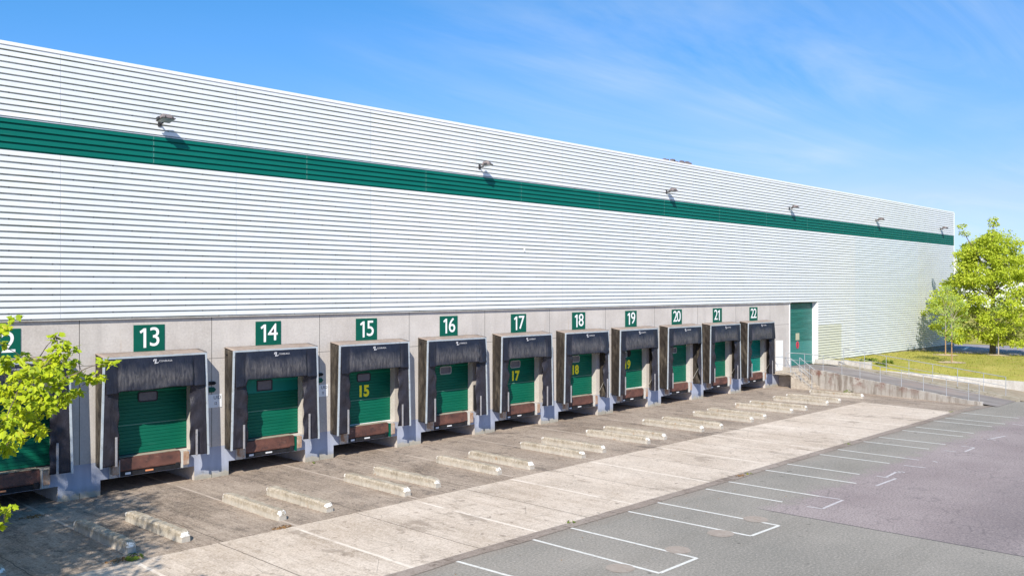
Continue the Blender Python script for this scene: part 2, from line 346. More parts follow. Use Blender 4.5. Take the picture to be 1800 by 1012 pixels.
c = k.mix(k.mr(k.noise(.8, None, 6, .75), .52, .66, 0, .7), c, (.46, .31, .12)); k.base(c); k.bump(f, .8, .05); MT['lawn'] = k.mat
MT['earth'] = simple('bare_earth', (.28, .23, .17), (.38, .32, .25), 2, .95, .05, c3=(.20, .19, .07))

# ------------------------------------------------------------------ mesh builder
class MB:
    def __init__(s): s.v = []; s.f = []; s.mi = []
    def add(s, vs, fs, mi=0):
        o = len(s.v); s.v += [tuple(q) for q in vs]
        for f in fs: s.f.append(tuple(o + i for i in f)); s.mi.append(mi)
        return s
    def box(s, x0, x1, y0, y1, z0, z1, mi=0):
        vs = [(x, y, z) for z in (z0, z1) for y in (y0, y1) for x in (x0, x1)]
        return s.add(vs, [(0, 2, 3, 1), (4, 5, 7, 6), (0, 1, 5, 4), (2, 6, 7, 3), (0, 4, 6, 2), (1, 3, 7, 5)], mi)
    def hexa(s, b, t, mi=0):      # 4 bottom, 4 top points, same winding (ccw from above)
        return s.add(list(b) + list(t), [(3, 2, 1, 0), (4, 5, 6, 7), (0, 1, 5, 4), (1, 2, 6, 5), (2, 3, 7, 6), (3, 0, 4, 7)], mi)
    def prism(s, pts, y0, y1, mi=0, axis='y'):     # polygon (a,b) swept
        n = len(pts)
        mk = {'y': lambda p, q: (p[0], q, p[1]), 'x': lambda p, q: (q, p[0], p[1]), 'z': lambda p, q: (p[0], p[1], q)}[axis]
        vs = [mk(p, y0) for p in pts] + [mk(p, y1) for p in pts]
        fs = [tuple(range(n - 1, -1, -1)), tuple(range(n, 2 * n))] + [(i, (i + 1) % n, n + (i + 1) % n, n + i) for i in range(n)]
        return s.add(vs, fs, mi)
    def tube(s, pts, rad, n=8, mi=0, cap=True):
        pts = [Vector(p) for p in pts]; m = len(pts)
        if not isinstance(rad, (list, tuple)): rad = [rad] * m
        vs = []; pr = None
        for i, p in enumerate(pts):
            d = (pts[min(i + 1, m - 1)] - pts[max(i - 1, 0)]).normalized()
            u = d.cross(Vector((0, 0, 1)) if abs(d.z) < .9 else Vector((1, 0, 0))).normalized()
            if pr is not None:
                u2 = pr - d * pr.dot(d)
                if u2.length > .1: u = u2.normalized()
            pr = u; w = d.cross(u)
            for j in range(n):
                a = 2 * math.pi * j / n; vs.append(p + (u * math.cos(a) + w * math.sin(a)) * rad[i])
        fs = [(i * n + j, i * n + (j + 1) % n, (i + 1) * n + (j + 1) % n, (i + 1) * n + j) for i in range(m - 1) for j in range(n)]
        if cap: fs += [tuple(range(n - 1, -1, -1)), tuple((m - 1) * n + j for j in range(n))]
        return s.add(vs, fs, mi)
    def shell(s, fn, nu, nv, th, mi=0):            # fn(u,v)->point ; closed thin shell
        g = [[Vector(fn(i / nu, j / nv)) for i in range(nu + 1)] for j in range(nv + 1)]
        nrm = [[None] * (nu + 1) for _ in range(nv + 1)]
        for j in range(nv + 1):
            for i in range(nu + 1):
                a = g[j][min(i + 1, nu)] - g[j][max(i - 1, 0)]; b = g[min(j + 1, nv)][i] - g[max(j - 1, 0)][i]
                q = a.cross(b); nrm[j][i] = q.normalized() if q.length > 1e-9 else Vector((0, -1, 0))
        W = nu + 1; N = W * (nv + 1)
        vs = [g[j][i] for j in range(nv + 1) for i in range(W)] + [g[j][i] - nrm[j][i] * th for j in range(nv + 1) for i in range(W)]
        fs = []
        for j in range(nv):
            for i in range(nu):
                a, b, c, d = j * W + i, j * W + i + 1, (j + 1) * W + i + 1, (j + 1) * W + i
                fs += [(a, b, c, d), (N + d, N + c, N + b, N + a)]
        bd = [i for i in range(W)] + [(j + 1) * W - 1 for j in range(1, nv + 1)] + [nv * W + i for i in range(W - 2, -1, -1)] + [j * W for j in range(nv - 1, 0, -1)]
        for q in range(len(bd)):
            a, b = bd[q], bd[(q + 1) % len(bd)]; fs.append((b, a, N + a, N + b))
        return s.add(vs, fs, mi)
    def make(s, name, mats, parent=None, smooth=False, loc=None, rot=None):
        me = bpy.data.meshes.new(name); me.from_pydata(s.v, [], s.f)
        if not isinstance(mats, (list, tuple)): mats = [mats]
        for q in mats: me.materials.append(q)
        if any(s.mi): me.polygons.foreach_set('material_index', s.mi)
        if smooth: me.polygons.foreach_set('use_smooth', [True] * len(me.polygons))
        me.update()
        o = bpy.data.objects.new(name, me); COL.objects.link(o)
        if parent: o.parent = parent
        if loc is not None: o.location = loc
        if rot is not None: o.rotation_euler = rot
        return o
def bevel(o, w=.01, seg=2):
    m = o.modifiers.new('bevel', 'BEVEL'); m.width = w; m.segments = seg; m.limit_method = 'ANGLE'; return o
def thing(name, label, cat, loc=(0, 0, 0), rz=0.0, group=None):
    o = bpy.data.objects.new(name, None); COL.objects.link(o); o.location = loc; o.rotation_euler = (0, 0, rz); o.empty_display_size = .3
    o['label'] = label; o['category'] = cat
    if group: o['group'] = group
    return o
def tag(o, label, cat, group=None):
    o['label'] = label; o['category'] = cat
    if group: o['group'] = group
    return o
def struct(o, kind='structure'): o['kind'] = kind; return o
def text_mb(s, size, mb=None, at=(0, 0, 0), bold=0.0, depth=.004, sx=1.0, align='CENTER', mi=0, rz=0.0, flat=False):
    cu = bpy.data.curves.new('t', 'FONT'); cu.body = s; cu.size = size; cu.offset = bold; cu.align_x = align; cu.align_y = 'CENTER'; cu.extrude = depth / 2
    ob = bpy.data.objects.new('t', cu); COL.objects.link(ob)
    dg = bpy.context.evaluated_depsgraph_get(); me = bpy.data.meshes.new_from_object(ob.evaluated_get(dg))
    mb = mb or MB(); vs = []
    for v in me.vertices:
        x, y, z = v.co.x * sx, v.co.y, v.co.z
        if flat:
            x, y = x * math.cos(rz) - y * math.sin(rz), x * math.sin(rz) + y * math.cos(rz); vs.append((at[0] + x, at[1] + y, at[2] + z))
        else: vs.append((at[0] + x, at[1] - z, at[2] + y))
    mb.add(vs, [tuple(p.vertices) for p in me.polygons], mi)
    bpy.data.objects.remove(ob); bpy.data.meshes.remove(me); bpy.data.curves.remove(cu)
    return mb

# ------------------------------------------------------------------ ground
DOCK0 = 13.28; SP = 4.5
def dock_x(n): return DOCK0 + (n - 13) * SP
XL = -40.0; XR = 92.4; BD = 46.0
g = MB(); Wd = 420
g.add([(-Wd, -Wd, 0), (Wd, -Wd, 0), (Wd, Wd, 0), (-Wd, Wd, 0)], [(0, 1, 2, 3)])
struct(g.make('ground', MT['asphalt']))
y = MB(); y.add([(XL, -13.1, .004), (57.6, -13.1, .004), (57.6, 2.4, .004), (XL, 2.4, .004)], [(0, 1, 2, 3)])
struct(y.make('yard', MT['yard']))
y = MB(); y.add([(XL, -13.1, .008), (51.6, -13.1, .008), (52.6, -7.8, .008), (XL, -7.8, .008)], [(0, 1, 2, 3)])
struct(y.make('concrete_strip', MT['strip']))
y = MB(); pts = []
n = 120
for i in range(n + 1):
    x = XL + (51.9 - XL) * i / n; pts.append((x, -13.1 + .03 * mnoise.noise((x * .9, 0, 0)), .012))
for i in range(n + 1):
    x = XL + (51.9 - XL) * i / n; pts.append((x, -13.50 + .09 * mnoise.noise((x * .55, 7, 0)) + .03 * mnoise.noise((x * 3, 3, 0)), .012))
y.add(pts, [(n + 1 + i, n + 2 + i, i + 1, i) for i in range(n)])
y.add([(51.9, -13.45, .012), (56.2, -14.0, .012), (56.2, -13.75, .012), (51.9, -13.1, .012)], [(0, 1, 2, 3)])
struct(y.make('edge_strip', MT['edge']))

# road and land beyond the lawn
r = MB(); r.add([(84.6, -160, 1.0), (99, -160, 1.0), (99, 160, 1.0), (84.6, 160, 1.0)], [(0, 1, 2, 3)]); struct(r.make('road', MT['road']))
r = MB(); r.add([(99, -160, 1.02), (300, -160, 1.02), (300, 200, 1.02), (99, 200, 1.02)], [(0, 1, 2, 3)]); struct(r.make('verge', MT['lawn']))
for yy in (-2, -7.5, -13, -18.5, -24):
    m = MB(); m.add([(89.5, yy, 1.004), (94.8, yy + 1.2, 1.004), (94.8, yy + 1.5, 1.004), (89.5, yy + .3, 1.004)], [(0, 1, 2, 3)])
    struct(m.make('road_marking', MT['paint']))

# parking bay lines (measured end points on the ground)
LN = [((800.8, 985.2), (940, 1024), 0), ((932.5, 946.5), (1160, 1007), 0), ((1003.8, 927.4), (1225.3, 980.6), 0), ((1104.3, 898.3), (1320.4, 941.6), 0), ((1155, 882.5), (1370, 923.3), 0),
      ((1241, 858.8), (1375.5, 881.7), 0), ((1280, 846), (1440, 871.7), 0), ((1340.6, 825), (1504.9, 849), 0), ((1383.6, 815), (1511, 833.2), 0), ((1440, 798), (1563.5, 814), 0),
      ((1472.5, 789.4), (1591, 804.9), 0), ((1514, 775), (1632.8, 788.8), 0), ((1545, 767.8), (1662, 780.8), 0), ((1583.5, 755.5), (1693, 767), 0), ((1609.7, 750), (1711.5, 761), 0),
      ((1640.5, 739), (1743.9, 749.3), 0), ((1660.6, 734), (1767, 744.7), 0), ((1690, 725.3), (1791.7, 734.5), 0)]
YA, YB = -13.62, -18.55
def strip(a, b, w, z, mat, name='parking_line'):
    a = Vector((a[0], a[1], 0)); b = Vector((b[0], b[1], 0)); d = (b - a).normalized(); q = Vector((-d.y, d.x, 0)) * w / 2
    m = MB(); nseg = max(1, int((b - a).length / .25)); vs = []
    for i in range(nseg + 1):
        p = a.lerp(b, i / nseg); e = [.012 * mnoise.noise((p.x * 5, p.y * 5, k * 9)) for k in (0, 1)]
        vs += [p + q * (1 + e[0] * 6) + Vector((0, 0, z)), p - q * (1 + e[1] * 6) + Vector((0, 0, z))]
    m.add(vs, [(2 * i, 2 * i + 1, 2 * i + 3, 2 * i + 2) for i in range(nseg)])
    return struct(m.make(name, mat))
lx = []
for (a, b, _) in LN:
    A = G(*a); B = G(*b); lx.append((A, B))
    strip(A, B, .10, .006, MT['paint'])
def joinend(i, j):
    strip(G(*LN[i][1]), G(*LN[j][1]), .10, .0105, MT['paint'])
joinend(1, 2); joinend(3, 4)
for seg in [((1418.5, 889.7), (1445.9, 893.7)), ((1445.9, 893.7), (1481.7, 878.3)), ((1440, 871.7), (1477, 877)), ((1540, 853.5), (1575, 840.5)), ((1575, 829.6), (1558, 838)),
            ((1541, 836), (1562, 839.6)), ((1591, 804.9), (1616, 808.3)), ((1589, 817.5), (1627, 821.7)), ((1640, 810), (1648, 812)), ((1696, 793.5), (1713, 786.5)), ((1660, 791.5), (1680, 793.6)),
            ((1736, 772), (1767, 766)), ((1780, 744.9), (1800, 747.5)), ((1690, 783.5), (1712, 786)), ((1737, 771), (1750, 773))]:
    strip(G(*seg[0]), G(*seg[1]), .09, .0065, MT['oldpaint'])
c8 = G(1582, 829.5)
m = text_mb('8', .62, None, (c8.x, c8.y, .0068), -.006, .0, 1.0, flat=True, rz=AN + R(25)); struct(m.make('road_marking', MT['oldpaint']))
for (px, py, rr) in ((1192, 966, .33), (1090, 998, .34), (1328, 912, .36), (1267, 937, .36)):
    q = G(px, py); m = MB(); vs = []
    for i in range(28):
        a = 2 * math.pi * i / 28; e = 1 + .09 * mnoise.noise((math.cos(a) * 2 + px, math.sin(a) * 2, 0)); vs.append((q.x + rr * e * math.cos(a), q.y + rr * e * math.sin(a), .0085))
    m.add(vs, [tuple(range(28))]); struct(m.make('repair_patch', MT['patch']))

# ------------------------------------------------------------------ warehouse
wh = thing('warehouse', 'long white ribbed warehouse with a dark green band and a concrete base', 'warehouse', (0, 0, 0))
ZB, ZG0, ZG1, ZT = 5.70, 10.84, 11.82, 14.10
YF, YG = -.085, -.012
def ribs(z0, z1, n, gfrac=.27, top=None):
    p = (z1 - z0) / n; pts = []
    for i in range(n):
        a = z0 + i * p
        pts += [(YG, a), (YG, a + p * (gfrac - .03)), (YF, a + p * gfrac), (YF, a + p * .985)]
    pts += [(YG, z1)]
    return pts
def cladding(pts, x0, x1, back=.0, mat=None, name='cladding'):
    m = MB(); poly = pts + [(back, pts[-1][1]), (back, pts[0][1])]
    m.prism(poly[::-1], x0, x1, 0, 'x'); return m.make(name, mat or MT['white'], wh)
RD0, RD1 = 58.9, 63.04
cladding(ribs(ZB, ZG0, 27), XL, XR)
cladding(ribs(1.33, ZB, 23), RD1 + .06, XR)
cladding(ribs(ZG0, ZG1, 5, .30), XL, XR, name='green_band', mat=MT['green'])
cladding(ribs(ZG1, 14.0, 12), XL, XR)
m = MB(); m.box(XL - .02, XR + .04, -.112, .25, 13.995, ZT); bevel(m.make('roof_flashing', MT['whitepaint'], wh), .006)
m = MB(); m.box(XL, XR + .01, -.10, -.036, ZG1 - .018, ZG1 + .012); m.make('band_trim', MT['alu'], wh)
m = MB(); m.box(XL, RD0, -.097, 0, ZB - .022, ZB + .004); m.make('drip_trim', MT['pale'], wh)
m = MB(); m.box(XR + .001, XR + .05, -.106, .2, 1.0, 13.99); m.make('corner_trim', MT['whitepaint'], wh)
# body: back walls and roof
m = MB()
m.box(XL, XR, .36, BD, 13.6, 13.9); m.make('roof', MT['roof'], wh)
m = MB()
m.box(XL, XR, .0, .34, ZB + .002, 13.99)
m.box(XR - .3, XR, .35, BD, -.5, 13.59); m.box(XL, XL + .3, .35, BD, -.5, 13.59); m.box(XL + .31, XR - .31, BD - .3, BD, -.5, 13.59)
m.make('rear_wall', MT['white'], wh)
# concrete base with dock openings
m = MB(); T = .36
nums = list(range(12, 23))
edges = [XL]
for nn in nums: edges += [dock_x(nn) - 2.25, dock_x(nn) + 2.25]
m.box(XL, dock_x(12) - 2.25, 0, T, 0, ZB)
for nn in nums:
    cx = dock_x(nn)
    m.box(cx - 2.25, cx - 1.6, 0, T, 0, ZB); m.box(cx + 1.6, cx + 2.25, 0, T, 0, ZB)
    m.box(cx - 1.6, cx - 1.47, 0, T, .5, ZB); m.box(cx + 1.47, cx + 1.6, 0, T, .5, ZB)
    m.box(cx - 1.47, cx + 1.47, 0, T, .5, 1.12); m.box(cx - 1.47, cx + 1.47, 0, T, 4.15, ZB)
    # pit: side walls, back, ceiling
    m.box(cx - 1.9, cx - 1.6, T, 2.4, 0, .8); m.box(cx + 1.6, cx + 1.9, T, 2.4, 0, .8); m.box(cx - 1.9, cx + 1.9, 2.4, 2.6, 0, .8); m.box(cx - 1.6, cx + 1.6, T, 2.4, .5, .8)
m.box(dock_x(22) + 2.25, RD0, 0, T, 0, ZB)
m.make('concrete_wall', MT['panel'], wh)
m = MB(); m.box(RD1 + .05, XR, -.03, .0, .6, 1.325); m.make('plinth', MT['kerb'], wh)
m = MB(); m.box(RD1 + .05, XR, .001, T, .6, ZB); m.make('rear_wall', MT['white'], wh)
# roller door
m = MB(); pts = []
z = 1.2
while z < 5.69:
    pts += [(.34, z), (.325, z + .02), (.325, z + .105), (.34, z + .125)]; z += .13
pts = [p for p in pts if p[1] < 5.69]; pts += [(.40, pts[-1][1]), (.40, 1.2)]
m.prism(pts[::-1], RD0, RD1, 0, 'x')
rd = m.make('roller_door', MT['rolldoor'], wh)
m = MB(); m.box(60.4, 60.95, .305, .324, 3.0, 3.5); bevel(m.make('notice', MT['notice'], rd), .01)
m = MB(); vs = [(60.68 + .2 * math.cos(a * math.pi / 12), 2.66 + .26 * math.sin(a * math.pi / 12)) for a in range(24)]
m.prism(vs, .305, .324, 0, 'y'); m.make('warning_sign', MT['red'], rd)
m = MB(); m.prism([(60.60, 2.5), (60.76, 2.5), (60.72, 2.62), (60.72, 2.70), (60.76, 2.82), (60.60, 2.82), (60.64, 2.70), (60.64, 2.62)], .299, .304, 0, 'y'); m.make('sign_symbol', MT['lampdark'], rd)
m = MB(); m.box(RD0 - .12, RD0, -.02, -.001, 1.2, ZB - .04); m.make('door_jamb', MT['whitepaint'], wh)
m = MB(); m.box(RD1 - .0, RD1 + .06, -.10, .36, 1.2, ZB - .0); m.box(RD1 - .03, RD1 - .001, .25, .36, 1.2, ZB - .01)
m.make('door_jamb', MT['whitepaint'], wh)
# personnel door by the platform
m = MB(); m.box(56.85, 57.82, -.035, -.001, 1.06, 3.12); pdoor = bevel(m.make('white_door', MT['whitepaint'], wh), .008)
m = MB(); m.tube([(57.68, -.06, 2.05), (57.56, -.06, 2.05)], .012, 6); m.tube([(57.68, -.06, 2.05), (57.68, -.03, 2.05)], .012, 6); m.make('handle', MT['alu'], pdoor)

# dock doors
def sect_door(n):
    cx = dock_x(n); mat = MT['doorteal'] if n in (22,) else MT['door']
    m = MB(); pts = []; z = 1.135; pit = .118
    while z < 4.15:
        pts += [(.316, z), (.302, z + .012), (.302, z + pit - .014), (.316, z + pit - .004)]; z += pit
    pts = [p for p in pts if p[1] < 4.14]; pts += [(.355, pts[-1][1]), (.355, 1.135)]
    m.prism(pts[::-1], cx - 1.47, cx + 1.47, 0, 'x')
    d = m.make('dock_door', mat, wh)
    if n in (15, 19, 22, 16, 17):
        q = MB(); q.box(cx - 1.46, cx + 1.46, .285, .301, 1.132, 1.165); q.make('bottom_seal', MT['whitepaint'] if n in (15, 19, 22) else MT['rubber'], d)
    else:
        q = MB(); q.box(cx - 1.46, cx + 1.46, .285, .301, 1.132, 1.165); q.make('bottom_seal', MT['rubber'], d)
    if n == 12: return
    dark = n in (13, 14, 15)
    if n not in (21, 22):
        wx, wz, hw, hh = cx + .09, 3.04, .345, .18
        if n == 14: wx, wz, hw, hh = cx + .02, 3.07, .33, .205
        if n == 19: wx, hw, hh = cx - .2, .26, .17
        def rr(hw, hh, rad):
            out = []
            for (sx, sz, a0) in ((1, 1, 0), (-1, 1, 90), (-1, -1, 180), (1, -1, 270)):
                for k in range(5):
                    a = R(a0 + k * 22.5); out.append((wx + sx * (hw - rad) + rad * math.cos(a), wz + sz * (hh - rad) + rad * math.sin(a)))
            return out
        rad = .02 if n == 14 else .09
        q = MB(); O = rr(hw, hh, rad); I = rr(hw - .045, hh - .045, max(.012, rad - .04)); L = len(O)
        vs = [(a, .282, b) for a, b in O] + [(a, .282, b) for a, b in I] + [(a, .301, b) for a, b in O] + [(a, .301, b) for a, b in I]
        fs = []
        for i in range(L):
            j = (i + 1) % L; fs += [(i, j, L + j, L + i), (i, 2 * L + i, 2 * L + j, j), (L + i, L + j, 3 * L + j, 3 * L + i)]
        q.add(vs, fs); win = q.make('window_frame', MT['paneframe_dark'] if dark else MT['paneframe_grey'], d)
        q = MB(); q.prism(I, .288, .2955, 0, 'y'); q.make('pane', MT['pane'], d)
    if n in (15, 17, 18, 19):
        s = str(n); q = text_mb(s, .62, None, (cx + .08, .2985, 2.46), .026, .004, .95)
        q.make('painted_number', MT['yellow'], d)
    if n == 19:
        q = MB(); q.prism([(cx + .22 + .2 * math.cos(a * math.pi / 10), 3.1 + .2 * math.sin(a * math.pi / 10)) for a in range(20)], .29, .3005, 0, 'y'); q.make('black_disc', MT['rubber'], d)
    if n == 14:
        q = MB(); q.box(cx - 1.46, cx + 1.46, .2965, .3015, 2.80, 3.55); q2 = q.make('top_panel', MT['doorteal'], d)
    if n == 16:
        q = MB(); q.box(cx + 1.50, cx + 1.72, -.10, -.004, 1.15, 2.3); bevel(q.make('corner_guard', MT['rubber'], wh), .02)
for n in nums: sect_door(n)

# ------------------------------------------------------------------ dock shelters
ZT_B, ZT_F, Z_LO, PR = 4.57, 4.48, .98, .6
HW0, HW1 = 1.755, 1.85
def hw(z): return HW0 + (HW1 - HW0) * (ZT_F - z) / (ZT_F - Z_LO)
inner_r = {18: 1.50, 20: 1.60}
tweaks = {12: 'plain black dock shelter partly hidden by leaves, left of the number 13 bay', 13: 'black dock shelter below the green number 13 sign', 14: 'black dock shelter with drooping left head flap below the number 14 sign',
          15: 'black dock shelter below the green number 15 sign', 16: 'black dock shelter with frayed right curtain below the number 16 sign', 17: 'black dock shelter below the green number 17 sign',
          18: 'black dock shelter with pulled-back right curtain below the number 18 sign', 19: 'black dock shelter below the green number 19 sign', 20: 'black dock shelter with narrow right curtain below the number 20 sign',
          21: 'black dock shelter below the green number 21 sign', 22: 'black dock shelter without right edge strip below the number 22 sign'}
def shelter(n):
    rg = random.Random(n * 13 + 1); cx = dock_x(n)
    t = thing('dock_shelter', tweaks[n], 'dock shelter', (cx, 0, 0), 0, 'dock shelters along the loading wall')
    sd = n * 7.3
    # top cover
    m = MB()
    def top(u, v):
        x = -HW0 - .012 + (2 * HW0 + .024) * u; yy = -.002 - (PR + .0) * v
        return (x, yy, ZT_B + .02 + (ZT_F - ZT_B) * v + .012 * mnoise.noise((x * 1.5, yy * 3, sd)))
    m.shell(lambda u, v: top(u, 1 - v), 20, 4, .03); m.make('top_cover', MT['topcover'], t, True)
    # sides
    for sg in (-1, 1):
        m = MB()
        def side(u, v, sg=sg):
            z = Z_LO + (ZT_B - .03 - Z_LO) * v; xw = HW0; zt = min(z, ZT_F)
            x = xw + (hw(zt) - xw) * u
            wr = .022 * math.sin((z * 1.0 + u * .75) * 11 + 1.3 * mnoise.noise((z, u, sd))) + .02 * mnoise.noise((z * 2.2, u * 2, sd + sg))
            zz = z + (ZT_F - ZT_B) * u * v
            return (sg * (x - .014 + wr * math.sin(math.pi * u) ** .5 if 0 < u < 1 else sg * sg * (x - .014)), -.003 - (PR - .012) * u, zz)
        if sg < 0: m.shell(lambda u, v: side(1 - u, v), 10, 46, .012)
        else: m.shell(side, 10, 46, .012)
        m.make('side_panel', MT['side'], t, True)
    # aluminium edge frame
    fr = MB(); yb, yf = -PR + .02, -PR - .022
    for sg in (-1, 1):
        if n == 22 and sg > 0: continue
        a, b = hw(Z_LO) * sg, hw(ZT_F) * sg; w = .075 * sg
        pts = [(a - w, Z_LO - .02), (a, Z_LO - .02), (b, ZT_F), (b - w, ZT_F)]
        fr.prism(pts if sg > 0 else pts[::-1], yf, yb)
    fr.box(-HW0 + .076, HW0 - .076 + (.076 if n == 22 else 0), yf, yb, ZT_F - .06, ZT_F)
    bevel(fr.make('edge_frame', MT['alu'], t), .006)
    # interior back lining bar and struts
    for sg in (-1, 1):
        for (za, zb) in ((1.25, 2.15), (3.45, 4.05)):
            st = MB(); st.tube([(sg * (HW0 - .07), -.02, za), (sg * (HW0 - .07), -PR + .05, zb)], .016, 6); st.make('strut', MT['strut'], t)
    # side curtains
    for sg in (-1, 1):
        inn = 1.20 if sg < 0 else inner_r.get(n, 1.20)
        inn += rg.uniform(-.06, .05); m = MB(); ph = rg.uniform(0, 9)
        def cur(u, v, sg=sg, inn=inn, ph=ph):
            z = 1.0 + (ZT_F - .12 - 1.0) * v; xo = hw(z) - .078
            frz = .13 if (n == 16 and sg > 0) else .035
            xi = inn + frz * mnoise.noise((z * 2.1, ph, 0)) - .10 * max(0, v - .75)
            x = xo + (xi - xo) * u
            amp = .012 + .06 * u
            yy = -PR - .004 + amp * (.9 * mnoise.noise((x * 3.5, z * 2.4, ph)) + .5 * math.sin(z * 9 + ph + u * 4) * u) + .06 * u * u
            if n in inner_r and sg > 0: yy += .10 * u * math.sin(z * 3 + 1)
            return (sg * x, yy, z + .02 * u * mnoise.noise((x * 2, ph, 2)))
        if sg > 0: m.shell(lambda u, v: cur(1 - u, v), 16, 60, .01)
        else: m.shell(cur, 16, 60, .01)
        sc = m.make('side_curtain', MT['curtain'], t, True)
        m = MB(); xs = sg * (1.36 if sg < 0 else max(1.36, inn + .13)); hgt = rg.uniform(.85, 1.0)
        m.box(xs - .035, xs + .035, -PR - .075, -PR - .045, .99, .99 + hgt); bevel(m.make('guide_strip', MT['guidestrip'], sc), .006)
    # head curtain
    hb, tl = rg.uniform(-.05, .05), rg.uniform(-.018, .018); m = MB(); ph = n * 3.7; lflap = {14: .24, 13: .08, 17: .1, 15: .07}.get(n, .05); rflap = {16: .06, 13: .03}.get(n, .04)
    def head(u, v):
        x = -HW0 + .085 + (2 * HW0 - .17) * u; zb = 3.42 + hb + tl * x + .03 * mnoise.noise((x * 1.1, ph, 0))
        ax = abs(x); e = max(0.0, min(1.0, (ax - 1.22) / .08))
        zb -= e * (lflap if x < 0 else rflap)
        if n == 14 and x < 0: zb -= .12 * max(0, (-x - 1.25)) + .0
        z = ZT_F - .065 + (zb - ZT_F + .065) * v
        s = v * v
        yy = -PR - .03 - .085 * math.sin(min(1, v * 1.15) * math.pi * .62) * (1 - .8 * e) - .02 * s
        fold = .028 * math.exp(-((ax - 1.26) / .05) ** 2) * min(1, v * 3); yy += fold * 1.7
        rip = math.sin(x * 42 + 3 * mnoise.noise((x * 2.5, z * 4, ph))) * .005 * max(0, min(1, (v - .25) * 4)) * (1 - e)
        yy += rip + .018 * v * mnoise.noise((x * 2.2, z * 2.6, ph)) + .007 * v * mnoise.noise((x * 8, z * 5, ph))
        xx = x
        if n in (16, 18) and x > 1.0: yy -= .05 * v * (1 + mnoise.noise((x * 5, z * 5, 3)))
        if n == 22 and x > 1.3: xx += .10 * v
        return (xx, yy, z)
    m.shell(lambda u, v: head(u, 1 - v), 110, 26, .012)
    hc = m.make('head_curtain', MT['head'], t, True)
    # maker's mark on the head curtain
    lg = MB(); zl = ZT_F - .185; lx0 = -.03; yl = -PR - .075
    def slab(pts): lg.prism([(lx0 + a * .68, zl + b * .72) for a, b in pts], yl - .004, yl, 0, 'y')
    slab([(-.19, -.02), (-.15, -.02), (-.13, .045), (-.02, .03), (-.02, .085), (-.15, .095), (-.19, .05)])
    slab([(-.10, .03), (-.03, .03), (-.05, -.07), (-.12, -.075)])
    slab([(-.13, -.125), (.045, -.105), (.09, -.05), (.06, -.04), (.03, -.07), (-.05, -.07), (-.12, -.075)])
    text_mb('CONBURSA', .085, lg, (lx0 + .07, yl - .002, zl - .012), 0.0, .004, 1.0, 'LEFT')
    lg.make('maker_mark', MT['logo'], t)
    # corner hardware
    if n in (13, 14, 16, 22):
        q = MB(); q.tube([(-HW0 - .01, -.2, 4.33), (-HW0 - .05, -.2, 4.33)], .03, 8); q.make('side_bolt', MT['rubber'], t)
    return t
for n in nums: shelter(n)

# ------------------------------------------------------------------ dock levellers
for n in nums:
    cx = dock_x(n); rg = random.Random(n)
    t = thing('dock_leveller', ('rusty dock leveller lip and bumpers below the door of dock %d' % n) if n != 12 else 'shaded dock leveller with rusty bumper at the leftmost, leaf-hidden bay', 'dock leveller', (cx, 0, .5), 0, 'dock levellers under the doors')
    m = MB(); m.prism([(-.035, .19), (-.12, .20), (-.135, .24), (-.115, .61), (-.03, .63), (-.002, .63), (-.002, .19)], -1.04, 1.04, 0, 'x')
    bevel(m.make('lip', MT['rust'], t), .008)
    m = MB(); m.box(-1.04, 1.04, -.10, -.003, .03, .185); m.box(.86, 1.0, -.15, -.098, .05, .25); fbm = bevel(m.make('front_beam', MT['rubber'], t), .01)
    m = MB(); m.box(-.84, -.66, -.106, -.1005, .075, .145); m.make('sticker', MT['sticker'], fbm)
    m = MB(); m.box(-.17, .10, -.106, -.1005, .095, .145); m.make('label_strip', MT['orange'] if n in (12, 13) else MT['sticker'], fbm)
    m = MB(); m.box(-1.04, 1.04, -.03, .30, .634, .645); m.make('sill_edge', MT['kerb'], t)
    for sg in (-1, 1):
        m = MB(); m.box(min(sg * 1.06, sg * 1.33), max(sg * 1.06, sg * 1.33), -.06, -.002, -.0 + .01, .60); br = bevel(m.make('bumper', MT['bumperplate'], t), .006)
        m = MB(); m.box(min(sg * 1.085, sg * 1.305), max(sg * 1.085, sg * 1.305), -.24, -.061, .14, .585); bevel(m.make('pad', MT['bumper'], br), .02)
        m = MB(); m.box(min(sg * 1.065, sg * 1.083), max(sg * 1.065, sg * 1.083), -.235, -.061, .05, .60); m.make('cheek_plate', MT['sign'] if (n in (14, 15) and sg > 0) else MT['bumperplate'], br)

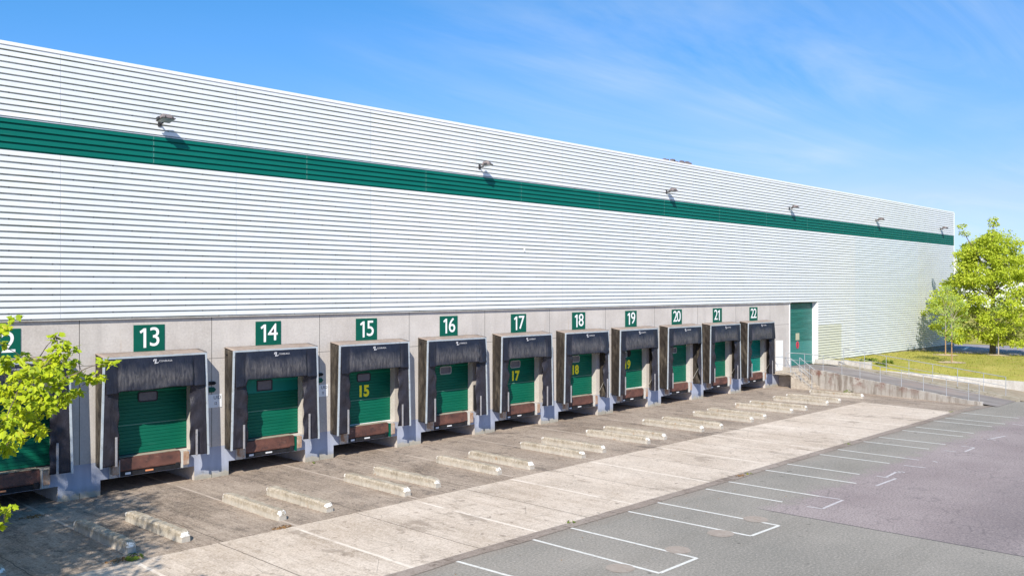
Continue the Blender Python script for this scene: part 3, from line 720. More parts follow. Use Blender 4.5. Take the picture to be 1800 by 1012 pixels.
# ------------------------------------------------------------------ number signs
for n in nums:
    cx = dock_x(n)
    t = thing('number_sign', 'green square sign with white number %d on the concrete wall' % n, 'sign', (cx, -.002, 5.03), 0, 'dock number signs')
    m = MB(); m.box(-.53, .53, -.022, 0, -.48, .44); bevel(m.make('plate', MT['sign'], t), .004)
    m = MB()
    for ci, ch in enumerate(str(n)):
        ox = -.185 if ci == 0 else .185
        if ch == '1': m.prism([(ox + .075, -.325), (ox + .075, .325), (ox - .005, .325), (ox - .145, .225), (ox - .110, .155), (ox - .015, .215), (ox - .015, -.325)], -.0265, -.0225, 0, 'y')
        else: text_mb(ch, .90, m, (ox, -.0245, 0.0), .002, .004, .98)
    m.make('number', MT['signwhite'], t)
for n in (13, 14):
    cx = dock_x(n)
    t = thing('wall_notice', 'small white notice with dark letters on the wall right of shelter %d' % n, 'notice', (cx + 2.33, -.002, 2.7), 0, 'notices beside the dock shelters')
    m = MB(); m.box(-.30, .30, -.014, 0, -.23, .23); m.make('plate', MT['signwhite'], t)
    m = text_mb('UID', .17, None, (.27, -.017, .12), 0, .004, 1.0, 'RIGHT'); m.make('upper_lettering', MT['lampdark'], t); m = text_mb('I2', .14, None, (.12, -.017, -.09), 0, .004, 1.0, 'RIGHT'); m.make('lower_lettering', MT['lampdark'], t)
    t = thing('wall_hook', 'black hook plate on the wall above the white notice by shelter %d' % n, 'hook', (cx + 2.30, -.002, 3.3), 0, 'hooks above the notices')
    m = MB(); m.prism([(-.16, -.02), (.04, -.02), (.10, .04), (.04, .10), (-.16, .10)], -.05, 0, 0, 'y'); m.make('plate', MT['rubber'], t)
    m = MB(); m.prism([(-.16, -.28), (.02, -.28), (.10, -.19), (.02, -.10), (-.16, -.10)], -.04, 0, 0, 'y'); m.make('arrow', MT['sign'], t)

# ------------------------------------------------------------------ floodlights
names = ['first floodlight from the left, above the green band over dock 13', 'second floodlight from the left, tilted up over docks 16 and 17', 'third floodlight from the left, above the green band over dock 20',
         'fourth floodlight from the left, level arm above the green roller door', 'fifth floodlight from the left, small in the distance', 'last floodlight before the far corner of the warehouse']
cfg = [(4, -13, 12.30), (28, -6, 12.30), (58, 4, 12.32), (50, -2, 12.33), (62, 2, 12.32), (60, -4, 12.33)]
for i in range(6):
    yaw, pit, zz = cfg[i]
    t = thing('floodlight', 'grey wall ' + names[i], 'floodlight', (13.6 + 15.0 * i, -.086, zz), 0, 'floodlights on the cladding')
    m = MB(); m.box(-.06, .06, -.03, .0, -.16, .06); m.tube([(0, -.02, -.05), (0, -.24, -.07), (0, -.30, -.02)], .028, 8); bevel(m.make('bracket', MT['lampdark'], t), .005)
    rot = Matrix.Rotation(R(yaw), 4, 'Z') @ Matrix.Rotation(R(pit), 4, 'X') @ Matrix.Scale(.76, 4); off = Vector((0, -.30, 0))
    def xf(mb): mb.v = [tuple((rot @ Vector(q)) + off) for q in mb.v]; return mb
    b = [(-.23, -.02, -.05), (.23, -.02, -.05), (.23, -.40, -.05), (-.23, -.40, -.05)]
    # housing: back shell tapering upward, glass underneath
    m = MB(); m.hexa([(-.30, -.46, 0), (.30, -.46, 0), (.30, .06, 0), (-.30, .06, 0)], [(-.18, -.34, .20), (.18, -.34, .20), (.18, -.02, .20), (-.18, -.02, .20)])
    m.box(-.33, .33, -.49, .09, -.045, -.001)
    h = bevel(xf(m).make('housing', MT['lamp'], t), .02)
    m = MB(); m.box(-.28, .28, -.44, .04, -.06, -.046); xf(m).make('glass', MT['lampglass'], t)
    for sx in (-.17, .17): m = MB(); m.box(sx - .025, sx + .025, -.51, -.485, -.05, .03); xf(m).make('clip', MT['lampdark'], h)
    m = MB(); m.box(-.40, -.33, -.30, -.10, -.06, .05); xf(m).make('hinge', MT['lampdark'], h)
# small fitting on the cladding
q = MB(); q.box(-.06, .06, -.035, 0, .02, .13); q.box(-.035, .035, -.045, 0, -.09, .02)
o = bevel(q.make('wall_vent', MT['whitepaint'], None, loc=(31.6, -.086, 8.55)), .02); tag(o, 'tiny white vent fitting on the middle of the white cladding', 'vent')
# roof edge bits
q = MB(); rg = random.Random(4); q.box(-.1, 3.1, -.06, .12, .0, .03)
for i in range(9):
    x = i * .32 + rg.uniform(-.1, .1); q.box(x, x + rg.uniform(.15, .35), -.05, .1, 0, rg.uniform(.05, .2))
tag(q.make('roof_fitting', MT['lamp'], None, loc=(43.6, .05, ZT)), 'low dark fitting on the roof edge above dock 20', 'roof fitting')

# ------------------------------------------------------------------ wheel guides
def guide_mesh(seed):
    m = MB(); L = 1.70; ny = 34; prof = [(-.15, 0), (-.135, .235), (-.095, .285), (.095, .285), (.135, .235), (.15, 0)]; k = len(prof); vs = []
    for i in range(ny + 1):
        yy = -L + 2 * L * i / ny; e = min(1, (L - abs(yy)) / .22); lower = .62 + .38 * math.sqrt(max(0, 1 - (1 - e) ** 2))
        if yy > 0: lower = .85 + .15 * e
        wd = .80 + .20 * min(1, e * 1.6)
        for (x, z) in prof:
            q = mnoise.noise((x * 6 + seed, yy * 3, z * 6)) * .016 + mnoise.noise((x * 14 + seed, yy * 9, z * 9)) * .013 - .05 * max(0, mnoise.noise((seed * 1.7, yy * 2.6, z * 3 + x * 4)) - .42)
            vs.append((x * wd + q, yy, max(0, z * lower + (q if z > 0 else 0))))
    fs = [(i * k + j, i * k + j + 1, (i + 1) * k + j + 1, (i + 1) * k + j) for i in range(ny) for j in range(k - 1)]
    fs += [tuple(range(k - 1, -1, -1)), tuple(ny * k + j for j in range(k)), ] + [(i * k, (i + 1) * k, (i + 1) * k + k - 1, i * k + k - 1) for i in range(ny)]
    m.add(vs, fs); return m
rg = random.Random(5)
for i in range(-1, 11):
    for side in (0, 1):
        if i == -1 and side == 0: continue
        if i == 10 and side == 1: continue
        x = 9.62 + 4.46 * i + 1.5 * side
        if i == -1: lb = 'concrete wheel guide cut off by the lower left edge of the photo'
        elif i == 10: lb = 'single concrete wheel guide nearest the concrete stairs'
        elif i == 0: lb = '%s concrete wheel guide of the tree-shaded pair left of dock 13' % ('left' if side == 0 else 'right')
        else: lb = '%s concrete wheel guide of the pair in front between docks %d and %d' % ('left' if side == 0 else 'right', 12 + i, 13 + i)
        if i == 9 : lb = '%s concrete wheel guide of the pair in front between docks 21 and 22' % ('left' if side == 0 else 'right')
        o = guide_mesh(i * 7 + side * 3).make('wheel_guide', MT['guide'], None, loc=(x + rg.uniform(-.06, .06), -5.4 + rg.uniform(-.12, .12), .005), rot=(0, 0, R(rg.uniform(-1.2, 1.2))))
        tag(o, lb, 'wheel guide', 'concrete wheel guides in front of the docks')

# ------------------------------------------------------------------ stairs, platform, ramp
PX0, PX1 = 56.35, 57.75
m = MB(); st = [(0, 0), (0, 1.05), (-1.35, 1.05)]
nstep = 6; run, rise = .29, 1.05 / 6
yy, zz = -1.35, 1.05
for i in range(nstep):
    zz -= rise; st.append((yy, zz))
    if i < nstep - 1:
        yy -= run; st.append((yy, zz))
st = [(a, max(b, 0)) for a, b in st]
st = [(-1.34, 0), (-1.34, .87), (0, .87)] + st[1:]
m.prism(st, PX0, PX1, 0, 'x'); m.box(57.25, PX1 - .002, -1.34, 0, 0, .868)
for i in range(nstep): m.box(PX0 - .015, PX1 - .003, -1.35 - run * i - .015, -1.35 - run * i + .25, 1.05 - rise * i - .035, 1.05 - rise * i + .003)
stair = bevel(m.make('steps', MT['steps']), .02)
tag(stair, 'weathered concrete stairs and platform by the white door', 'stairs')
# ramp surface (structure)
def lerp(a, b, t): return a + (b - a) * t
def rz_(y):                              # ramp height along y
    return 1.22 if y > -2.4 else max(.016, lerp(1.22, .016, (y + 2.4) / (-14.2 + 2.4)))
def lxw(y): return 57.95 if y > -3 else lerp(57.75, 55.85, (y + 3) / (-13.4 + 3))
def rxw(y): return 61.9 if y > -2.4 else lerp(61.5, 59.2, (y + 2.4) / (-14.3 + 2.4))
def gxw(y): return 62.6 if y > -4.2 else lerp(62.6, 63.4, (y + 4.2) / (-13.6 + 4.2))
m = MB(); ys = [0, -1.2, -2.4] + [-2.4 - (11.8) * i / 16 for i in range(1, 17)]
vs = []
for q in ys: vs += [(lxw(q) - .05, q, rz_(q)), (rxw(q) + .05, q, rz_(q))]
m.add(vs, [(2 * i, 2 * i + 2, 2 * i + 3, 2 * i + 1) for i in range(len(ys) - 1)])
struct(m.make('ramp', MT['ramp']))
m = MB(); m.box(RD0 - .1, 62.2, 0, .34, .9, 1.199); struct(m.make('threshold', MT['ramp']))
# ramp side wall
def wall_along(xf, yl, zt, zb, th):
    m = MB(); vs = []
    for q in yl:
        x = xf(q); vs += [(x, q, zb(q)), (x + th, q, zb(q)), (x + th, q, zt(q)), (x, q, zt(q))]
    fs = []
    for i in range(len(yl) - 1):
        a, b = 4 * i, 4 * (i + 1)
        for j in range(4): fs.append((a + j, a + (j + 1) % 4, b + (j + 1) % 4, b + j))
    fs += [(3, 2, 1, 0), tuple(4 * (len(yl) - 1) + j for j in range(4))]
    m.add(vs, fs); return m
yl = [-.02, -1.5, -3.0] + [-3 - 10.4 * i / 14 for i in range(1, 15)]
o = wall_along(lambda q: lxw(q) - .22, yl, lambda q: max(rz_(q) + .055, .22), lambda q: -.1, .26).make('ramp_wall', MT['stained'])
tag(bevel(o, .01), 'stained concrete side wall of the ramp, facing the yard', 'ramp wall')
yl = [-2.6 - 11.8 * i / 14 for i in range(15)]
o = wall_along(lambda q: rxw(q), yl, lambda q: rz_(q) + .20, lambda q: -.1, .22).make('kerb', MT['kerb']); tag(bevel(o, .02), 'low mossy concrete kerb along the far side of the ramp', 'kerb')
# ground between kerb and retaining wall
m = MB(); yl2 = [-.02, -1.5] + [-2.6 - 24 * i / 20 for i in range(21)]; vs = []
def bz(q): return max(.02, rz_(q) * .92 + .13) if q > -13.5 else .02
for q in yl2: vs += [(rxw(max(q, -14.3)) + .1, q, bz(q)), (gxw(q) + .05, q, bz(q))]
m.add(vs, [(2 * i, 2 * i + 2, 2 * i + 3, 2 * i + 1) for i in range(len(yl2) - 1)]); struct(m.make('path', MT['earth']))
yl = [-4.2 - 26 * i / 20 for i in range(21)]
o = wall_along(gxw, yl, lambda q: lerp(1.03, .80, min(1, (q + 4.2) / -9.4)), lambda q: -.1, .25).make('retaining_wall', MT['pale']); tag(bevel(o, .01), 'long low pale concrete wall holding the lawn', 'retaining wall')
m = MB(); m.box(62.55, 62.85, -4.18, -.1, .6, 1.56); tag(bevel(m.make('wall_block', MT['pale']), .01), 'short higher grey concrete wall beside the top of the ramp', 'retaining wall')
# lawn
m = MB(); NX, NY = 44, 60; vs = []
def lawn_z(x, q):
    e = min(1, max(0, (x - gxw(min(q, 0)) - .2) / 5)); u = min(1, max(0, (-q - 3.9) / 1.6)); a = lerp(1.42, lerp(1.0, .78, min(1, max(0, (q + 4.2) / -9.4))), u)
    b = 1.30 - .25 * max(0, (x - 79) / 5)
    return lerp(a, b, e) + .05 * mnoise.noise((x * .3, q * .3, 0)) + .02 * mnoise.noise((x, q, 0))
for j in range(NY + 1):
    q = -.02 - 60 * (j / NY)
    for i in range(NX + 1):
        x0 = gxw(q) + (.24 if q < -4.2 else .20); x = lerp(x0, 84.62, i / NX); vs.append((x, q, lawn_z(x, q)))
m.add(vs, [(j * (NX + 1) + i, (j + 1) * (NX + 1) + i, (j + 1) * (NX + 1) + i + 1, j * (NX + 1) + i + 1) for j in range(NY) for i in range(NX)])
W_ = NX + 1; n0 = len(vs)
m.add([m.v[j * W_] for j in range(NY + 1)] + [(m.v[j * W_][0], m.v[j * W_][1], .2) for j in range(NY + 1)], [(j, NY + 1 + j, NY + 2 + j, j + 1) for j in range(NY)])
struct(m.make('lawn', MT['lawn'], None, True))
m = MB(); rg = random.Random(11)
for i in range(6500):
    x = rg.uniform(63.2, 84.4); q = rg.uniform(-26, -.1)
    if x < gxw(q) + .3: continue
    z = lawn_z(x, q); h = rg.uniform(.05, .13) * (1.6 if mnoise.noise((x * .7, q * .7, 5)) > .25 else 1); a = rg.uniform(0, 6.28); w = .03
    m.add([(x - w * math.cos(a), q - w * math.sin(a), z - .01), (x + w * math.cos(a), q + w * math.sin(a), z - .01), (x + rg.uniform(-.05, .05), q + rg.uniform(-.05, .05), z + h)], [(0, 1, 2)])
o = m.make('grass', MT['blade']); struct(o, 'stuff'); o['label'] = 'sunlit dry yellow green grass blades on the lawn'; o['category'] = 'grass'

# railings
def railing(name, label, posts, h, mid=.52, r=.019, group='galvanised railings by the ramp', extra=None):
    t = thing(name, label, 'railing', posts[0], 0, group); o0 = Vector(posts[0])
    for p in posts:
        p = Vector(p) - o0; m = MB(); m.tube([p + Vector((0, 0, -.02)), p + Vector((0, 0, h))], r, 8); m.make('post', MT['rail'], t)
    m = MB(); m.tube([Vector(p) - o0 + Vector((0, 0, h)) for p in posts], r * 1.15, 8); m.make('top_rail', MT['rail'], t)
    m = MB(); m.tube([Vector(p) - o0 + Vector((0, 0, h * mid)) for p in posts], r * .75, 8); m.make('mid_rail', MT['rail'], t)
    return t
def on_wall(q): return (lxw(q) - .10, q, max(rz_(q) + .05, .22))
railing('railing', 'grey metal railing on the stained ramp side wall, nearest the yard', [on_wall(q) for q in (-.25, -1.6, -3.0, -4.4, -5.7, -7.1, -8.5, -9.9, -11.3, -12.6, -13.2)], 1.0)
railing('railing', 'grey metal railing on the far ramp kerb, in front of the lawn', [(rxw(q) + .1, q, rz_(q) + .19) for q in (-2.7, -4.3, -5.9, -7.5, -9.1, -10.7, -12.3, -13.6)], 1.12)
railing('railing', 'short grey railing on the left edge of the stair platform', [(PX0 + .06, -.08, 1.05), (PX0 + .06, -1.30, 1.05)], 1.0)
def stair_rail(x, label):
    pts = [(x, -1.32, 1.05), (x, -1.35 - run * 2.4, 1.05 - rise * 2.9), (x, -1.35 - run * 5, .01)]
    railing('handrail', label, pts, .95, .18)
stair_rail(PX0 + .07, 'sloping metal handrail on the open left side of the concrete stairs')
stair_rail(PX1 - .08, 'sloping metal handrail between the concrete stairs and the ramp')

# ------------------------------------------------------------------ far white building
t = thing('far_warehouse', 'distant white ribbed building behind the trees at the far right', 'building', (150, 0, 0))
m = MB(); pts = []; q = -40.0
while q < 70: pts += [(150, q), (150, q + .55), (150.1, q + .6), (150.1, q + .75)]; q += .8
pts += [(185, q), (185, -40)]
m.prism(pts, .5, 15.9, 0, 'z'); m.make('cladding', MT['farwhite'], t)
m = MB(); m.box(149.9, 185.1, -40.1, q + .1, 15.9, 16.15); m.make('roof_flashing', MT['whitepaint'], t)

# ------------------------------------------------------------------ trees
def rnd_unit(rg):
    while True:
        v = Vector((rg.uniform(-1, 1), rg.uniform(-1, 1), rg.uniform(-1, 1)))
        if .05 < v.length < 1: return v.normalized()
HALF = [(0, 0), (.20, .06), (.30, .25), (.24, .42), (.40, .56), (.22, .66), (.15, .80), (0, 1.0)]
def leaf(mb, p, nrm, tip, s, lobed=True):
    tip = (tip - nrm * tip.dot(nrm))
    if tip.length < .01: return
    tip.normalize(); sd = nrm.cross(tip)
    if lobed:
        for sg in (1, -1):
            vs = [p + tip * (b * s) + sd * (a * s * sg) + nrm * (-.28 * a * s - .12 * b * b * s) for a, b in HALF]
            mb.add(vs, [tuple(range(len(vs))) if sg > 0 else tuple(range(len(vs) - 1, -1, -1))])
    else:
        vs = [p, p + tip * s * .5 + sd * s * .34 - nrm * s * .08, p + tip * s - nrm * s * .12, p + tip * s * .5 - sd * s * .34 - nrm * s * .08]
        mb.add(vs, [(0, 1, 2), (0, 2, 3)])
def clump(mb, c, rad, n, size, rg, lobed=False, flat=.7, up=.55, sun=.45, droop=.5):
    for i in range(n):
        d = rnd_unit(rg); rr = rad * rg.random() ** .45; p = c + Vector((d.x * rr, d.y * rr, d.z * rr * flat))
        nr = (Vector((0, 0, 1)) * up - SUN * sun + rnd_unit(rg) * .75).normalized()
        tip = Vector((d.x, d.y, d.z * .3 - droop)) + rnd_unit(rg) * .5
        leaf(mb, p, nr, tip, size * rg.uniform(.65, 1.2), lobed)
def limb(mb, a, b, r0, r1, rg, sag=.0, seg=6):
    a, b = Vector(a), Vector(b); L = (b - a).length; pts = []; rad = []
    for i in range(seg + 1):
        u = i / seg; p = a.lerp(b, u) + Vector((mnoise.noise((a.x + u * 2, a.y, 1)), mnoise.noise((a.y + u * 2, b.x, 2)), mnoise.noise((u * 2, b.y, 3)))) * L * .06 * math.sin(math.pi * u)
        p.z += sag * L * math.sin(math.pi * u); pts.append(p); rad.append(r0 + (r1 - r0) * u)
    mb.tube(pts, rad, 7, cap=True)

def in_view(p, mx=25):
    q = proj(p)
    return q is not None and q[0] > -mx and q[1] < 1040
# foreground tree: trunk outside the frame on the left, lower branches reach in
T1 = Vector((-1.5, -13.8, 0)); rg = random.Random(21)
t = thing('leafy_tree', 'bright yellow green tree whose branches reach in at the left edge, above the shaded guides', 'tree', T1)
wood = MB(); lv = MB()
limb(wood, (0, 0, -.1), (.25, .2, 7), .24, .15, rg, seg=8); limb(wood, (.25, .2, 7), (.1, .5, 12.5), .15, .03, rg, seg=8)
ncl = 0
while ncl < 380:
    d = rnd_unit(rg); rr = rg.random() ** .4
    c = Vector((-1.4, .7, 8.0)) + Vector((d.x * 4.2 * rr, d.y * 4.6 * rr, d.z * 5.0 * rr))
    if c.z < 2.6: continue
    w = c + T1
    if in_view(w, 70): continue
    ncl += 1; clump(lv, c, .62, 38, .19, rg)
    if ncl % 8 == 0: limb(wood, (.15, .25, max(2.5, c.z - 2.2)), c, .05, .012, rg, .05)
blobs = [(-2, 578, 16), (26, 556, 8), (-6, 602, 14), (4, 640, 22), (12, 690, 26), (38, 662, 22), (62, 660, 24), (98, 592, 13), (108, 606, 13), (100, 622, 18), (127, 612, 10), (84, 640, 22), (112, 642, 17), (135, 634, 9), (60, 690, 28),
         (100, 668, 22), (132, 688, 14), (140, 660, 11), (150, 664, 13), (170, 660, 14), (186, 634, 12), (196, 638, 7), (104, 702, 18), (78, 712, 20), (35, 720, 28), (10, 745, 28), (50, 738, 20), (10, 785, 22), (28, 770, 18), (62, 758, 15), (76, 752, 11), (82, 720, 13), (10, 898, 11), (18, 890, 8), (6, 918, 8),
         (-40, 600, 34), (-40, 680, 45), (-40, 760, 40), (-25, 890, 20), (118, 690, 12), (60, 640, 14), (40, 628, 12)]
nodes = [(T1 + Vector((.2, .15, 4.2))), (T1 + Vector((.2, .2, 5.4)))]
rg2 = random.Random(3); pts3 = []
for (px, py, rr) in blobs:
    d = 12.6 + rg2.uniform(-.9, .9); pts3.append((P(px, py, d), rr * d / FPX, px, d))
pts3.sort(key=lambda q: q[2])
hub = P(-120, 700, 12.6); limb(wood, T1 * 0 + Vector((.2, .15, 4.0)), hub - T1, .10, .06, rg, .06, 8); conn = [hub]
for (w, rad, px, d) in pts3:
    near = min(conn, key=lambda q: (q - w).length); L = (near - w).length
    limb(wood, near - T1, w - T1, 0.005 + .006 * min(1.0, L), .003, rg, .05); conn.append(w)
    rad *= .88; nl = max(12, int((rad / .1) ** 2 * 28.0))
    clump(lv, w - T1, rad, nl, .104, rg2, True, .85, .5, .5, .7)
wood.make('trunk', MT['bark'], t); lv.make('crown', MT['leafA'], t)
# more trees, further out of the frame, which shade the left end of the yard
def shade_tree(T2, label, seed, ncmax, cz, ra, rz2):
    rg = random.Random(seed)
    t = thing('shade_tree', label, 'tree', T2, 0, 'trees outside the left edge')
    wood = MB(); lv = MB(); limb(wood, (0, 0, -.1), (.2, .1, 9), .26, .12, rg, seg=8); limb(wood, (.2, .1, 9), (0, .3, 14), .12, .02, rg)
    ncl = 0
    while ncl < ncmax:
        d = rnd_unit(rg); rr = rg.random() ** .4; c = Vector((.1, .1, cz)) + Vector((d.x * ra * rr, d.y * ra * rr, d.z * rz2 * rr))
        if in_view(c + T2, 60): continue
        ncl += 1; clump(lv, c, .62, 38, .19, rg)
        if ncl % 9 == 0: limb(wood, (.1, .1, max(3, c.z - 2)), c, .05, .012, rg, .05)
    wood.make('trunk', MT['bark'], t); lv.make('crown', MT['leafA'], t)
shade_tree(Vector((-3.6, -10.4, 0)), 'tree outside the left edge that shades the lower left of the yard', 31, 700, 9.0, 4.9, 5.8)
shade_tree(Vector((-8.5, -7.5, 0)), 'added unseen tree farther beyond the left edge, blocking sky light', 33, 600, 8.0, 5.0, 5.5)  # unseen tree added to block sky light and deepen the yard shade
m = MB(); m.add([(T1.x - 5 + 6.6 * math.cos(a * math.pi / 12) - .5, T1.y + 1.6 + 4.2 * math.sin(a * math.pi / 12), .05) for a in range(24)], [tuple(range(24))]); struct(m.make('planting_bed', MT['lawn']))

# big tree by the road
def big_tree(base, H, spec, label, name, mat, lsize, nl, seed, trunk_r, bark, leaders, stakes=0, zlow=2.0):
    rg = random.Random(seed); t = thing(name, label, 'tree', base); wood = MB(); lv = MB()
    limb(wood, (0, 0, -.15), (0, 0, H * .62), trunk_r, trunk_r * .45, rg, seg=8)
    for (dx, dy, z) in leaders: limb(wood, (0, 0, H * .5), (dx, dy, z), trunk_r * .45, .02, rg, seg=7)
    for (dx, dy, z, rad, k) in spec(rg):
        c = Vector((dx, dy, z)); clump(lv, c, rad, int(nl * k), lsize, rg, False, .62)
        if rg.random() < .35: limb(wood, (0, 0, max(zlow * .8, min(z - .5 * math.hypot(dx, dy), H * .6))), c, .012 + trunk_r * .10, .008, rg, .03)
    wood.make('trunk', bark, t); lv.make('crown', mat, t)
    for s in range(stakes):
        q = MB(); q.tube([(-.45, -.15, -.1), (-.10, -.03, 1.9)], .035, 6); q.make('stake', MT['stake'], t)
    return t
BT = Vector((84.0, -5.9, lawn_z(84.0, -5.9)))
def spec_big(rg):
    out = []
    prof = [(1.2, 3.2), (2.0, 4.8), (3.5, 5.5), (5.2, 5.0), (6.8, 4.0), (8.3, 2.9), (9.6, 1.8), (10.8, .9)]
    for k in range(330):
        z = rg.uniform(1.5, 10.4); Rr = 1
        for a, b in zip(prof, prof[1:]):
            if a[0] <= z <= b[0]: Rr = lerp(a[1], b[1], (z - a[0]) / (b[0] - a[0]))
        an = rg.uniform(0, 6.283); lay = 1 + .25 * mnoise.noise((math.cos(an) * 1.6, math.sin(an) * 1.6, z * .5)); r_ = Rr * lay * rg.uniform(.35, 1.0) ** .6
        if rg.random() < .12: continue
        out.append((r_ * math.cos(an), r_ * math.sin(an), z - .12 * r_, rg.uniform(.45, .95), rg.uniform(.6, 1.2)))
    for (dx, dy, z) in ((-1.9, 1.9, 11.0), (-1.7, 1.7, 10.4), (.3, 0, 11.2), (.2, .1, 10.6), (.25, .05, 11.6), (1.9, -1.8, 9.6), (-.5, .4, 9.9)):
        out.append((dx, dy, z, .42, .5))
    return out
big_tree(BT, 12.5, spec_big, 'large yellow green tree with thick trunk by the far corner of the warehouse', 'broad_tree', MT['leafB'], .20, 190, 77, .27, MT['bark'], [(-1.8, 1.8, 10.6), (.25, 0, 11.3), (1.8, -1.7, 9.4)])
def spec_sap(h0, h1, rad, n, sk=0):
    def f(rg):
        out = []
        for k in range(n):
            z = rg.uniform(h0, h1); u = (z - h0) / (h1 - h0); Rr = rad * (math.sin(math.pi * min(1, u * .85 + .12))) ** .7; an = rg.uniform(0, 6.283); r_ = Rr * rg.random() ** .5
            out.append((r_ * math.cos(an), r_ * math.sin(an), z, rg.uniform(.25, .45), rg.uniform(.5, 1)))
        return out
    return f
for (px, py, H, lab, sd, st_, rad) in ((1662, 624, 5.6, 'thin staked young tree nearest the white warehouse wall', 5, 1, 1.3), (1673, 637, 5.0, 'thin staked young tree in front of the big tree, nearest the ramp', 6, 1, 1.25), (1755, 623, 4.2, 'thin young tree right of the big trunk', 8, 0, 1.0)):
    b = G(px, py, 1.3); b.z = lawn_z(b.x, b.y)
    big_tree(b, H, spec_sap(1.7, H, rad, 46), lab, 'young_tree', MT['leafC'], .15, 26, sd, .05, MT['palebark'], [], st_, 1.5)
    m = MB(); vs = [(b.x + .95 * math.cos(a * math.pi / 10) * (1 + .1 * mnoise.noise((a, sd, 0))), b.y + .95 * math.sin(a * math.pi / 10), lawn_z(b.x + .95 * math.cos(a * math.pi / 10), b.y + .95 * math.sin(a * math.pi / 10)) + .02) for a in range(20)]
    m.add(vs + [(b.x, b.y, b.z + .12)], [(a, (a + 1) % 20, 20) for a in range(20)]); struct(m.make('mulch_ring', MT['mulch']))

# weeds and dry leaf heaps
def weed(p, n, s, label, seed, mat='weed'):
    rg = random.Random(seed); m = MB()
    for i in range(n):
        d = rnd_unit(rg); leaf(m, Vector((d.x * s * .8, d.y * s * .8, rg.uniform(0, s * .7))), Vector((d.x * .5, d.y * .5, 1)).normalized(), Vector((d.x, d.y, .5)), s * rg.uniform(.5, 1), False)
    tag(m.make('weed', MT[mat], None, loc=p), label, 'weed', 'weeds in the paving')
def gz(px, py, z=.013): q = G(px, py); q.z = z; return q
weed(gz(1003.8, 918), 16, .11, 'green weed at the strip edge between the two nearest complete parking bays', 1)
weed(gz(1316, 833), 18, .12, 'green weed beside the reddish leaf heap at the strip edge', 2)
weed(gz(237, 981), 30, .18, 'green weed by dry leaves at the end of the shaded wheel guide', 3)
weed(gz(1490, 780), 12, .12, 'tiny green weed at the far half of the strip edge', 4)
weed(gz(1672, 724), 14, .12, 'green weed at the far corner of the pale concrete strip', 5)
weed(gz(548, 814), 14, .12, 'small yellowish weed at the foot of the pillar left of dock 15', 6)
for i, (px, py) in enumerate(((1521, 634), (1536, 634), (1548, 640), (1560, 637))):
    q = G(px, py, 1.35); q.z = lawn_z(q.x, q.y); weed(q, 60, .35, ['leafy bush behind the end of the higher wall block', 'leafy weed clump just right of the wall block', 'low leafy weed nearest the pale retaining wall', 'leafy weed clump furthest right along the warehouse foot'][i], 20 + i)
q = P(1485, 678, 57.3); q = Vector((56.95, -5.0, .02)); weed(q, 18, .25, 'single green weed growing at the foot of the ramp wall', 40)
def litter(p, n, rx, label, seed):
    rg = random.Random(seed); m = MB()
    for i in range(n):
        a = rg.uniform(0, 6.28); r_ = rx * rg.random() ** .7; d = rnd_unit(rg)
        leaf(m, Vector((r_ * math.cos(a), r_ * .55 * math.sin(a), rg.uniform(.003, .03))), (Vector((0, 0, 1)) + d * .5).normalized(), Vector((d.x, d.y, 0)), rg.uniform(.04, .08), False)
    tag(m.make('dry_leaf_heap', MT['dryleaf'], None, loc=p), label, 'leaf heap', 'heaps of dry leaves')
litter(gz(57, 908), 140, .40, 'brown dry leaves lying in the shade below the left dock', 1)
litter(gz(215, 983), 150, .42, 'brown dry leaves around a green weed near the shaded guide', 2)
litter(gz(253, 922), 60, .22, 'small heap of orange leaves against a shaded wheel guide', 3)
litter(gz(495, 927), 120, .30, 'reddish dry leaves at the yard joint in front of dock 14', 4)
litter(gz(1302, 836), 90, .26, 'reddish leaf heap at the middle of the strip edge', 5)

# scattered loose leaves and grit
rg = random.Random(99); m = MB()
for i in range(900):
    q = Vector((rg.uniform(5, 54), rg.uniform(-17, -.3), .015)); d = rnd_unit(rg); leaf(m, q, (Vector((0, 0, 1)) + d * .4).normalized(), Vector((d.x, d.y, 0)), rg.uniform(.02, .06), False)
o = m.make('leaf_litter', MT['dryleaf']); struct(o, 'stuff'); o['label'] = 'loose dry leaf bits scattered over the concrete yard'; o['category'] = 'leaf litter'

# ------------------------------------------------------------------ light, sky, camera
sd = bpy.data.lights.new('sun', 'SUN'); sd.energy = 5.0; sd.angle = R(.5); sd.color = (1.0, .935, .82)
so = bpy.data.objects.new('sun', sd); COL.objects.link(so); so.rotation_euler = SUN.to_track_quat('-Z', 'Y').to_euler(); so.location = (0, -20, 40)
w = bpy.data.worlds.new('World'); scene.world = w; w.use_nodes = True; nt = w.node_tree
bg = nt.nodes['Background']; sky = nt.nodes.new('ShaderNodeTexSky'); sky.sky_type = 'NISHITA'; sky.sun_disc = False
sky.sun_elevation = math.asin(-SUN.z); sky.sun_rotation = math.atan2(-SUN.x, -SUN.y)
sky.air_density = 1.0; sky.dust_density = .25; sky.ozone_density = 3.0; sky.altitude = 0
tc = nt.nodes.new('ShaderNodeTexCoord')
def wn(scale, sc, det, loc=(0, 0, 0), rot=(0, 0, 0), dist=0):
    mp = nt.nodes.new('ShaderNodeMapping'); nt.links.new(tc.outputs['Generated'], mp.inputs[0]); mp.inputs['Scale'].default_value = sc; mp.inputs['Location'].default_value = loc; mp.inputs['Rotation'].default_value = rot
    nz = nt.nodes.new('ShaderNodeTexNoise'); nt.links.new(mp.outputs[0], nz.inputs['Vector']); nz.inputs['Scale'].default_value = scale; nz.inputs['Detail'].default_value = det; nz.inputs['Roughness'].default_value = .62; nz.inputs['Distortion'].default_value = dist
    return nz.outputs[0]
